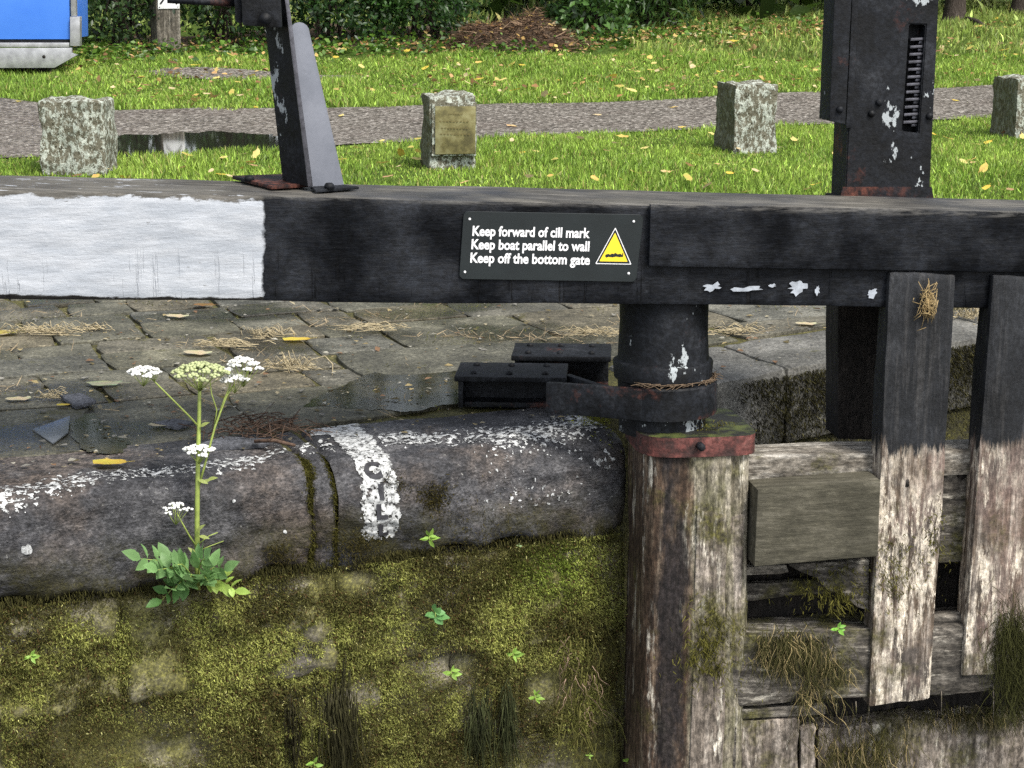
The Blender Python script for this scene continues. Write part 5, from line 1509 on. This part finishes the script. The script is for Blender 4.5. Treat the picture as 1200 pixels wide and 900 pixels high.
# tall wood behind the hedge, wholly above the picture: it darkens what the puddles mirror
P, C = [], []
b = Bag()
for i in range(26):
    x, y = -30 + i * 2.45 + R.gauss(0, .6), 31 + R.gauss(0, 2.2); z = float(hz(x, y)); h = R.uniform(8, 12)
    for k in range(110):
        a = R.uniform(0, 6.283); q = R.random() ** .5 * 2.0; c = np.array([x + q * math.cos(a), y + q * math.sin(a), z + .9 + (h - .9) * R.random() ** 1.3])
        P.append(c + rng.normal(0, .5, (22, 3))); C.append(np.tile(np.array((.045, .085, .014)) * R.uniform(.4, 1.5), (22, 1)))
P = np.concatenate(P); C = np.concatenate(C); n = len(P)
T = rng.normal(size=(n, 3)); N = rng.normal(0, .6, (n, 3)) + np.array([0, 0, .7]); L = rng.uniform(.25, .5, n)
tag(leaves("wood_canopy", P, N, T, L, L * .7, C, LEAF), "leafy canopy of the wood behind the hedge", "wood", kind="stuff")

# ------------------------------------------------------------------ fallen leaves
def leaf_mesh(name, colr, seed):
    r_ = random.Random(seed); V, fc = [(0, 0, .004)], []
    n = 12
    for k in range(n):
        a = 6.283 * k / n; q = .5 * (1 + .16 * math.cos(2 * a) + .12 * math.cos(5 * a + seed) + r_.gauss(0, .05))
        x, y = q * math.cos(a) * 1.1, q * math.sin(a) * .8
        V.append((x, y, .10 * x * x + .16 * y * y + r_.gauss(0, .03)))
    fc = [(0, 1 + k, 1 + (k + 1) % n) for k in range(n)]
    V += [(.5, 0, .03), (.95, .06, .10), (.95, .10, .10), (.5, .04, .03)]; fc.append((n + 1, n + 2, n + 3, n + 4))
    me = bpy.data.meshes.new(name); me.from_pydata(V, [], fc); me.update()
    me.polygons.foreach_set("use_smooth", [True] * len(me.polygons))
    a_ = me.color_attributes.new("tint", 'FLOAT_COLOR', 'POINT')
    a_.data.foreach_set("color", np.array([[*(c * r_.uniform(.85, 1.15) for c in colr), 1] for _ in V], np.float32).ravel())
    me.materials.append(DRY)
    return me
YEL = [leaf_mesh("yellow_leaf", c, i) for i, c in enumerate(((.62, .47, .13), (.66, .52, .20), (.58, .42, .07), (.60, .50, .26), (.42, .40, .10), (.62, .44, .22)))]
BRN = [leaf_mesh("brown_leaf", c, 20 + i) for i, c in enumerate(((.22, .12, .05), (.30, .17, .08), (.40, .25, .13)))]
def put_leaf(name, me, p, size, label, cat="leaf", group=None, flat_=.25):
    o = bpy.data.objects.new(name, me); col.objects.link(o)
    o.location = p; o.scale = (size, size, size)
    o.rotation_euler = (R.gauss(0, flat_), R.gauss(0, flat_), R.uniform(0, 6.28))
    return tag(o, label, cat, group)
def near_spot():
    while True:
        x, y = R.uniform(5, 1198), R.uniform(132, 236)
        g = gnd(x, y)
        if g[1] < edge_f(g[0]) - .05 and g[1] > 11.2: return g, y
def far_spot():
    while True:
        x, y = R.uniform(60, 1198), R.uniform(22, 126)
        g = gnd(x, y)
        if g[1] > edge_b(g[0]) and (y > 62 - x * .03): return g, y
for x, y in ((1152, 207), (1155, 230), (697, 219), (645, 216), (806, 218), (828, 228), (743, 211), (548, 118), (300, 190), (219, 190), (262, 194), (90, 202), (400, 196), (450, 200), (420, 182), (1145, 178), (1110, 170), (835, 165), (930, 172), (815, 190), (955, 226), (650, 196), (680, 170), (730, 168), (760, 160), (470, 188)):
    g = gnd(x, y); put_leaf("fallen_leaf", R.choice(YEL[:5]), (g[0], g[1], g[2] + .055), R.uniform(.06, .085), "fallen yellow leaf on the grass verge between beam and towpath", group="fallen yellow leaves on the near verge")
for i in range(80):
    g, y = near_spot(); br_ = R.random() < .14
    put_leaf("fallen_leaf", R.choice(BRN if br_ else YEL), (g[0], g[1], g[2] + R.uniform(.035, .06)), R.uniform(.035, .07), "fallen %s leaf on the grass verge between beam and towpath" % ("brown" if br_ else "yellow"), group="fallen %s leaves on the near verge" % ("brown" if br_ else "yellow"))
for i in range(210):
    g, y = far_spot(); br_ = R.random() < .15
    put_leaf("fallen_leaf", R.choice(BRN if br_ else YEL[:5]), (g[0], g[1], g[2] + R.uniform(.05, .09)), R.uniform(.045, .10), "fallen %s leaf in the grass beyond the towpath" % ("brown" if br_ else "yellow"), group="fallen %s leaves beyond the towpath" % ("brown" if br_ else "yellow"))
for x, y in ((90, 146), (300, 128), (400, 138), (700, 137), (790, 128), (600, 150), (1010, 125), (1120, 120), (20, 121), (50, 123)):
    g = gnd(x, y); put_leaf("fallen_leaf", R.choice(YEL), (g[0], g[1], g[2] + .02), R.uniform(.05, .08), "fallen yellow leaf lying on the gravel towpath", group="fallen leaves on the towpath", flat_=.1)
# thick drift of leaves under the hedge, past counting
n = 2300; P = []
for i in range(n):
    x = R.uniform(640, 985) if R.random() < .66 else R.uniform(95, 560)
    yb_ = float(np.interp(x, [90, 300, 540, 700, 820, 990], [60, 56, 58, 50, 40, 34])) + R.gauss(0, 8)
    g = gnd(x, max(yb_, 6)); P.append((g[0], g[1], g[2] + R.uniform(.03, .11)))
P = np.array(P); T = rng.normal(size=(n, 3)); T[:, 2] *= .3; N = rng.normal(0, .35, (n, 3)); N[:, 2] += 1
pal = np.array([(.58, .43, .15), (.55, .36, .13), (.62, .50, .28), (.34, .18, .08), (.20, .11, .05), (.48, .30, .14)])
C = pal[rng.integers(0, 6, n)] * rng.uniform(.7, 1.15, (n, 1)); L = rng.uniform(.04, .085, n)
for q in range(130, 780):                                        # and small ones all over the far verge
    while True:
        g, y = far_spot()
        if fbm(g[0] * .8, g[1] * .8, 2, 3) > R.uniform(-.6, .5): break
    P[q] = (g[0], g[1], g[2] + R.uniform(.03, .075))
for q in range(130):                                             # some caught on the brushwood
    a, r_ = R.uniform(0, 6.283), math.sqrt(R.random()) * .9; x, y = .78 * r_ * math.cos(a), .6 * r_ * math.sin(a)
    P[q] = (pc[0] + x, pc[1] + y, pc[2] + .40 * (1 - r_ ** 3) * (.75 + .35 * fbm(x * 2.2 + 4, y * 2.2, 6, 3)) + .07)
tag(leaves("leaf_drift", P, N, T, L, L * .75, C, DRY), "drift of yellow and brown fallen leaves under the hedge", "leaves", kind="stuff")

# ------------------------------------------------------------------ things lying on the paving
def on_pave(px, py, up_=.012): return flat(px, py, up_)
def flat_leaf(px, py, w_px, me, label, asp=.45):
    p = on_pave(px, py, .014); s = w_px / (F / (p[1] / CP)) / 1.1
    o = bpy.data.objects.new("fallen_leaf", me); col.objects.link(o); o.location = p; o.scale = (s, s * 1.2, s * .5); o.rotation_euler = (0, 0, R.uniform(-.3, .3))
    return tag(o, label, "leaf")
GRN = leaf_mesh("green_leaf", (.30, .33, .20), 41); PALE = leaf_mesh("pale_leaf", (.48, .45, .30), 42)
flat_leaf(122, 449, 36, GRN, "pale green oval leaf on the paving left of the flowering plant")
flat_leaf(347, 397, 28, YEL[2], "bright yellow leaf on the paving below the black beam")
flat_leaf(128, 541, 36, YEL[2], "yellow leaf beside the small puddle near the coping edge")
flat_leaf(232, 413, 30, PALE, "pale leaf on the paving behind the middle flower head")
flat_leaf(6, 389, 28, YEL[4], "yellow green leaf on the paving at the left edge")
flat_leaf(74, 474, 14, YEL[2], "small yellow leaf tucked beside the dark slate piece")
flat_leaf(945, 379, 22, PALE, "pale leaf on the slab behind the heel post")
flat_leaf(192, 497, 30, PALE, "pale broad leaf by the hollow in the paving left of the plant stem")
flat_leaf(208, 370, 24, PALE, "pale leaf on the far paving below the white painted beam")
flat_leaf(240, 357, 22, BRN[0], "dark brown leaf right under the white painted beam")
flat_leaf(22, 467, 26, PALE, "pale leaf on the paving left of the small puddle")
flat_leaf(545, 460, 16, PALE, "small whitish leaf at the left foot of the front bracket box")
SLATE = m_stone("slate", (.035, .037, .042), (.065, .068, .078), (.12, .125, .14), moss=0, sc=2)
def shard(pts, h0, th, mat, label):
    P = [on_pave(x, y, h0 + z) for x, y, z in pts]
    o = prism("slate_shard", P, np.array([0, 0, -th]), mat, None, base=tuple(P[0]), bevel=.0015, amp=0)
    return tag(o, label, "slate")
shard([(70, 463, .022), (95, 460, .030), (113, 469, .026), (89, 476, .018)], 0, .012, SLATE, "dark slate piece lying tilted beside the small puddle")
GLS = m_plain("wet_pale_slate", (.12, .13, .14), .28, .6, 0, .2, 8)
shard([(38, 503, .008), (82, 487, .016), (80, 506, .012), (62, 519, .008)], 0, .006, GLS, "pale wet triangular slate shard in the small puddle")
shard([(232, 520, .024), (262, 511, .030), (318, 514, .026), (310, 520, .016), (250, 524, .016)], 0, .014, SLATE, "long dark slate strip lying behind the plant stem")
shard([(178, 495, .018), (205, 490, .026), (228, 494, .020), (208, 501, .014)], 0, .010, SLATE, "dark slate flake beside the hollow in the paving")
STRAW = m_plain("dry_stalk", (.38, .32, .20), .8, .2, 0, .35, 70)
def tuft(px, py, wpx, hpx, n, label, arcs=()):
    p = on_pave(px, py, .01); k = 1 / (F / (p[1] / CP)); b = Bag()
    for i in range(n):
        q = p + np.array([R.gauss(0, wpx * k * .32), R.gauss(0, .035), R.uniform(0, .012)]); a = R.gauss(0, .5) + (math.pi if R.random() < .5 else 0); l = wpx * k * R.uniform(.15, .4)
        d = np.array([math.cos(a), math.sin(a) * .6, 0]) * l; h = R.random() ** 2 * hpx * k
        b.tube([q - d * .5, q + np.array([0, 0, h]), q + d * .6 + np.array([0, 0, h * .4])], R.uniform(.0010, .0020), 4)
    for pts in arcs:
        b.tube([at(x, y, p[1] + dy) for x, y, dy in pts], .0022, 5)
    o = b.build("dry_grass_tuft", STRAW, None, base=tuple(p))
    return tag(o, label, "dry grass", "dry grass tufts on the paving", "stuff")
tuft(48, 391, 70, 14, 90, "dry grass tuft at the left of the far paving below the white beam")
tuft(108, 387, 34, 8, 45, "small dry grass tuft just right of the leftmost tuft")
tuft(312, 395, 44, 12, 70, "dry grass tuft just left of the bright yellow leaf")
tuft(262, 405, 60, 7, 70, "flat spread of dry grass behind the flower heads")
tuft(343, 432, 44, 16, 70, "dry grass tuft with a long arched stalk right of the flower heads", arcs=([(352, 437, 0), (364, 422, 0), (381, 417, 0), (390, 427, -.02), (389, 446, -.05)], [(300, 442, -.05), (318, 430, 0), (333, 421, 0)], [(330, 412, 0), (337, 424, 0), (341, 450, -.05)], [(338, 411, 0), (342, 428, 0)]))
tuft(62, 466, 30, 9, 45, "reddish dry grass wisp left of the dark slate piece")
tuft(430, 386, 60, 6, 60, "dry grass patch on the joint below the black beam")
tuft(700, 392, 60, 9, 80, "dry grass streak on the paving left of the heel post top")
tuft(860, 390, 50, 8, 60, "dry grass streak on the slab right of the heel post top")
tuft(1130, 372, 40, 26, 90, "pale standing dry grass seen between the two upright boards")
# small pale bits of bark, petals and grit strewn over the paving
n = 1100; P = []
while len(P) < n:
    x, y = R.uniform(-40, 1200), R.uniform(352, 560)
    if fbm(x * .02, y * .05, 4, 3) < R.uniform(-.6, .6): continue
    p = flat(x, y, .008); uv = (np.dot(p - W0, WU), np.dot(p - W0, WV))
    if uv[1] > (.25 if uv[0] < 0 else front_v(uv[0]) - .5): P.append(p)
P = np.array(P); T = rng.normal(size=(n, 3)); T[:, 2] *= .1; N = rng.normal(0, .15, (n, 3)); N[:, 2] += 1
pal = np.array([(.42, .40, .33), (.34, .30, .20), (.26, .25, .22), (.40, .32, .16), (.20, .12, .07), (.12, .10, .05)])
C = pal[rng.integers(0, 6, n)] * rng.uniform(.6, 1.2, (n, 1)); L = .008 + .03 * rng.random(n) ** 2.2
tag(leaves("paving_crumbs", P, N, T, L, L * .7, C, DRY), "pale crumbs of bark and leaf strewn over the paving", "litter", kind="stuff")
# twig and rose hip tangle by the stripe
b = Bag(); c0 = on_pave(305, 506, .02)
for i in range(150):
    q = c0 + np.array([R.gauss(0, .085), R.gauss(0, .07), R.uniform(0, .035)]); d = np.array([R.gauss(0, .03), R.gauss(0, .03), R.gauss(0, .014)])
    b.tube([q - d, q + np.array([0, 0, .006]), q + d], R.uniform(.0009, .0022), 4)
b.tube([on_pave(298, 517, .03), on_pave(322, 516, .035), on_pave(346, 522, .02)], [.006, .007, .005], 7)
tag(b.build("twig_tangle", m_plain("red_brown_twig", (.075, .048, .034), .8, .2, 0, .6, 60), None, base=tuple(c0)), "tangle of reddish brown twigs beside the top of the white stripe", "twigs", kind="stuff")

# ------------------------------------------------------------------ plants on the wall
class LeafBag:
    def __init__(s): s.P, s.N, s.T, s.L, s.W, s.C = [], [], [], [], [], []
    def add(s, p, t, n, l, w, c): s.P.append(p); s.T.append(t); s.N.append(n); s.L.append(l); s.W.append(w); s.C.append(c)
    def build(s, name, parent, mat=None):
        return herb(name, s.P, s.N, s.T, s.L, s.W, s.C, mat or HERB, parent)
STEMG = m_plain("green_stem", (.24, .30, .07), .5, .4, 0, .3, 25)
UMW = m_plain("white_floret", (.74, .74, .70), .7, .3, 0, .08, 60)
UMG = m_plain("green_seed_head", (.36, .40, .20), .7, .3, 0, .35, 60)
def wp_(px, py, out=.10):                                      # a point out metres in front of the coping face
    d = ray(px, py); t = np.dot(W0 - WV * out - CAM, WV) / np.dot(d, WV)
    return CAM + d * t
PO = .07
plant = thing("umbellifer", tuple(wp_(232, 690, .03)), "tall white flowered umbellifer growing from the joint below the coping", "plant")
sb = Bag()
sb.tube([wp_(232, 690, .02), wp_(231, 665, .05), wp_(231, 600, PO), wp_(232, 540, PO), wp_(233.5, 480, PO), wp_(234, 440, PO)], [.008, .0085, .0078, .007, .0058, .005], 9)
sb.build("stem", STEMG, plant)
for pts, r in (([(233, 500), (222, 488), (200, 466), (180, 446), (174, 440)], .0034), ([(233, 570), (240, 545), (252, 500), (265, 465), (275, 450)], .0042), ([(251, 502), (254, 480), (248, 462), (246, 446)], .0024), ([(254, 492), (262, 470), (272, 446), (283, 436)], .0024), ([(230, 640), (222, 628), (213, 612), (207, 601)], .003), ([(232, 638), (245, 628), (255, 624)], .002), ([(234, 645), (246, 640), (262, 634)], .0016)):
    b = Bag(); b.tube([wp_(x, y, PO + .01 * math.sin(i)) for i, (x, y) in enumerate(pts)], [r * (1 - .1 * i) for i in range(len(pts))], 6); b.build("branch", STEMG, plant)
def ico(c, r, sz=1.0):
    b = bmesh.new(); bmesh.ops.create_icosphere(b, subdivisions=1, radius=r)
    V = [np.array([v.co.x * (1 + R.gauss(0, .1)), v.co.y * (1 + R.gauss(0, .1)), v.co.z * sz]) + c for v in b.verts]; fc = [tuple(v.index for v in f.verts) for f in b.faces]; b.free()
    return V, fc
def umbel(px, py, wpx, hpx, n, mat, label, fl=7, big=1.0):
    k = 5.75 / CP / F; c = wp_(px, py, PO + .01); b = Bag(); rb = Bag()
    hub = wp_(px, py + hpx * 1.1 + 4, PO + .005)
    for i in range(n):
        q = math.sqrt((i + .5) / n); a = i * 2.39996
        e = c + np.array([q * math.cos(a) * wpx * k * .5, q * math.sin(a) * wpx * k * .45, (1 - q * q) * hpx * k * .55 - q * q * hpx * k * .15 + R.gauss(0, .0015)])
        rb.tube([hub, (hub + e) / 2 + np.array([0, 0, -.002]), e], .0009, 4)
        rr = wpx * k * .5 / math.sqrt(n) * 1.0 * big
        for j in range(fl):
            g_ = math.sqrt((j + .3) / fl); t = j * 2.39996 + i
            b.add(*ico(e + np.array([g_ * math.cos(t) * rr, g_ * math.sin(t) * rr, (1 - g_) * rr * .5]), rr * .42, .75))
    o = b.build("umbel", mat, plant); tag(o, label)
    rb.build("umbel_ray", STEMG, o)
umbel(234, 437, 62, 16, 24, UMG, "greenish fading flower head at the top of the stem", fl=7)
umbel(168, 438, 36, 10, 12, UMW, "white flower head on the left branch")
umbel(181, 437, 14, 6, 4, UMW, "tiny white flower head on the left branch")
umbel(285, 430, 38, 18, 14, UMW, "domed white flower head on the right")
umbel(275, 446, 30, 10, 10, UMW, "white flower head at the end of the right branch")
umbel(233, 529, 36, 10, 12, UMW, "white flower head halfway down the stem")
umbel(206, 598, 30, 12, 9, UMW, "small loose white flower head low on the left", fl=4)
for x, y, a in ((234, 500, .5), (232, 562, -.6), (236, 566, .4), (231, 622, .8), (233, 628, -.4), (243, 562, .2), (230, 650, 2.2)):
    lb = LeafBag(); lb.add(wp_(x, y, PO + .01), np.array([math.cos(a), -.3, math.sin(a) * .7 + .2]), np.array([0, -.6, .6]), .035, .013, np.array((.34, .40, .12))); lb.build("bract", plant)
def pinnate(b0, tip, n, size, c, lb, br, sag=.02):
    b0, tip = np.array(b0), np.array(tip); ax = tip - b0; pts = [b0 + ax * t + np.array([0, 0, sag * math.sin(t * 3.14)]) for t in (0, .33, .66, 1)]
    br.tube(pts, [.0028, .0024, .002, .001], 5)
    ax = ax / np.linalg.norm(ax); side = np.cross(ax, np.array([.15, -.75, .65])); side /= np.linalg.norm(side); nn = np.cross(side, ax)
    if nn[1] > 0: nn = -nn
    for i in range(n):
        t = .30 + .70 * (i + .3) / n; p = b0 + (tip - b0) * t + np.array([0, 0, sag * math.sin(t * 3.14)])
        for s_ in (-1, 1):
            d = side * s_ * .9 + ax * .55 + nn * R.gauss(0, .15); l = size * R.uniform(.8, 1.15) * (1.1 - .35 * i / n)
            lb.add(p, d, nn + rng.normal(0, .35, 3), l, l * .66, np.array(c) * R.uniform(.75, 1.25))
    lb.add(tip, ax, nn + rng.normal(0, .2, 3), size * 1.2, size * .6, np.array(c) * R.uniform(.85, 1.25))
LG, LY = (.19, .34, .125), (.34, .48, .10)
k0 = wp_(230, 688, .03)
for i, (x, y, out, n, sz, cl) in enumerate(((165, 655, .14, 4, .048, LG), (185, 668, .17, 4, .045, LG), (205, 662, .18, 4, .045, LG), (240, 655, .17, 4, .045, LG), (262, 668, .13, 3, .045, LG), (205, 690, .16, 3, .048, LG), (190, 703, .10, 3, .040, (.10, .22, .06)), (275, 692, .14, 5, .036, LY), (222, 680, .20, 4, .05, LG), (245, 683, .15, 3, .04, LG))):
    lb, br = LeafBag(), Bag()
    pinnate(k0, wp_(x, y, out), n, sz * 1.28, cl, lb, br, sag=.03)
    o = br.build("leaf_stalk", STEMG, plant); lb.build("leaflet", o)
    if cl is LY: tag(o, "yellow green compound leaf low on the right")
def sprig(px, py, out, size, n, cl, label, kind="rosette", name="seedling", base=None):
    c = wp_(px, py, out) if base is None else base
    t = thing(name, tuple(c), label, "seedling", "small green seedlings on the lock wall and gate")
    lb, br = LeafBag(), Bag()
    tipz = size * 1.1
    root = c + WV * .02 + np.array([0, 0, -size * .5]); topp = c + np.array([0, 0, tipz * .35])
    br.tube([root, c - WV * .005, topp], [.0016, .0015, .001], 5)
    for i in range(n):
        a = i * 2.4 + R.uniform(0, .5); f_ = i / max(1, n - 1)
        p = c + (topp - c) * f_ + (c - root) * -.25 * (1 - f_)
        e = .25 + .9 * f_
        d = WU * math.cos(a) + (-WV) * R.uniform(.25, .6) + np.array([0, 0, .75 * math.sin(a) + .35 * f_])
        w = .42 if kind == "rosette" else .72
        l = 1.35 * size * R.uniform(.75, 1.1) * (1 - .25 * f_)
        lb.add(p, d, np.array([0, -.8, .5]) + rng.normal(0, .3, 3), l, l * w, np.array(cl) * R.uniform(.8, 1.2))
    br.build("stalk", STEMG, t); lb.build("leaf", t)
SG = (.28, .46, .08)
sprig(36, 771, .035, .024, 6, SG, "tiny seedling low on the wall at the far left")
sprig(503, 632, .03, .030, 7, SG, "upright seedling at the foot of the white stripe stone")
sprig(510, 722, .05, .036, 7, (.15, .33, .11), "round leaved seedling in the middle of the mossy wall", kind="round")
sprig(529, 790, .045, .030, 6, SG, "narrow leaved seedling below the round leaved seedling")
sprig(601, 768, .04, .028, 6, SG, "seedling in the moss halfway between the round leaved one and the heel post")
sprig(627, 818, .045, .026, 7, SG, "compact bright seedling nearest below the dead root strands")
sprig(690, 886, .04, .014, 5, SG, "very small seedling near the bottom left of the heel post")
sprig(737, 893, .10, .028, 5, SG, "seedling at the bottom edge in front of the heel post")
sprig(368, 897, .06, .030, 5, SG, "seedling cut by the bottom edge beside the hanging weed")
sprig(608, 640, .03, .010, 4, (.3, .42, .2), "tiny pale seedling in the joint under the last coping stone")
sprig(982, 735, 0, .026, 6, (.22, .48, .07), "bright green seedling on the lower gate rail", base=gate(982, 738, -.03))
sprig(865, 505, 0, .012, 4, SG, "tiny seedling on top of the heel post band", base=gate(865, 503, .13))
# dead roots and long grass trailing down the wall near the heel post
def strands(name, spots, label, colr, n, l, jit, mat=MOSSB, wd=(.0012, .0026)):
    b_v, b_f, cols = [], [], []
    off = 0
    for i in range(n):
        x0, x1, y0, y1 = R.choice(spots); x, y = R.gauss((x0 + x1) / 2, (x1 - x0) * .28), R.gauss((y0 + y1) / 2, (y1 - y0) * .55)
        p = wp_(x, y, R.uniform(.012, .04)); ln = R.uniform(*l); pts = [p]; d = np.array([R.gauss(0, jit), 0, -1.0])
        for k in range(6):
            d = d + np.array([R.gauss(0, jit), R.gauss(0, .05), -.15]); d = d / np.linalg.norm(d); pts.append(pts[-1] + d * ln / 6)
        V, fc = tube_data(pts, [R.uniform(*wd) * (1 - .12 * k) for k in range(7)], 3)
        b_v += V; b_f += [tuple(q + off for q in f) for f in fc]; off += len(V); cols += [np.array(colr) * R.uniform(.4, 1.8)] * len(V)
    q4 = np.array([f for f in b_f if len(f) == 4]); q3 = np.array([f for f in b_f if len(f) == 3])
    o = npmesh(name, np.array(b_v), [q4, q3], mat, None, np.array(cols), smooth=True)
    return tag(o, label, "weed", kind="stuff")
strands("hanging_weed", [(376, 420, 812, 850)], "dark wet weed hanging down the wall left of centre at the bottom", (.035, .033, .014), 230, (.04, .30), .09)
strands("hanging_weed", [(335, 352, 830, 860)], "thin dark weed streak hanging left of the larger wall weed", (.022, .02, .009), 60, (.04, .22), .09)
strands("hanging_weed", [(548, 575, 820, 850), (588, 602, 815, 840)], "dark wet weed hanging down the wall below the seedlings", (.04, .046, .018), 230, (.04, .28), .12)
strands("trailing_grass", [(650, 715, 765, 850)], "long olive grass trailing down the wall beside the heel post", (.11, .105, .03), 90, (.08, .24), .22)
strands("dead_roots", [(655, 675, 760, 800), (680, 705, 795, 825)], "dead pinkish roots tangled on the wall beside the heel post", (.30, .21, .15), 34, (.05, .14), .55, DRY, (.0008, .0018))
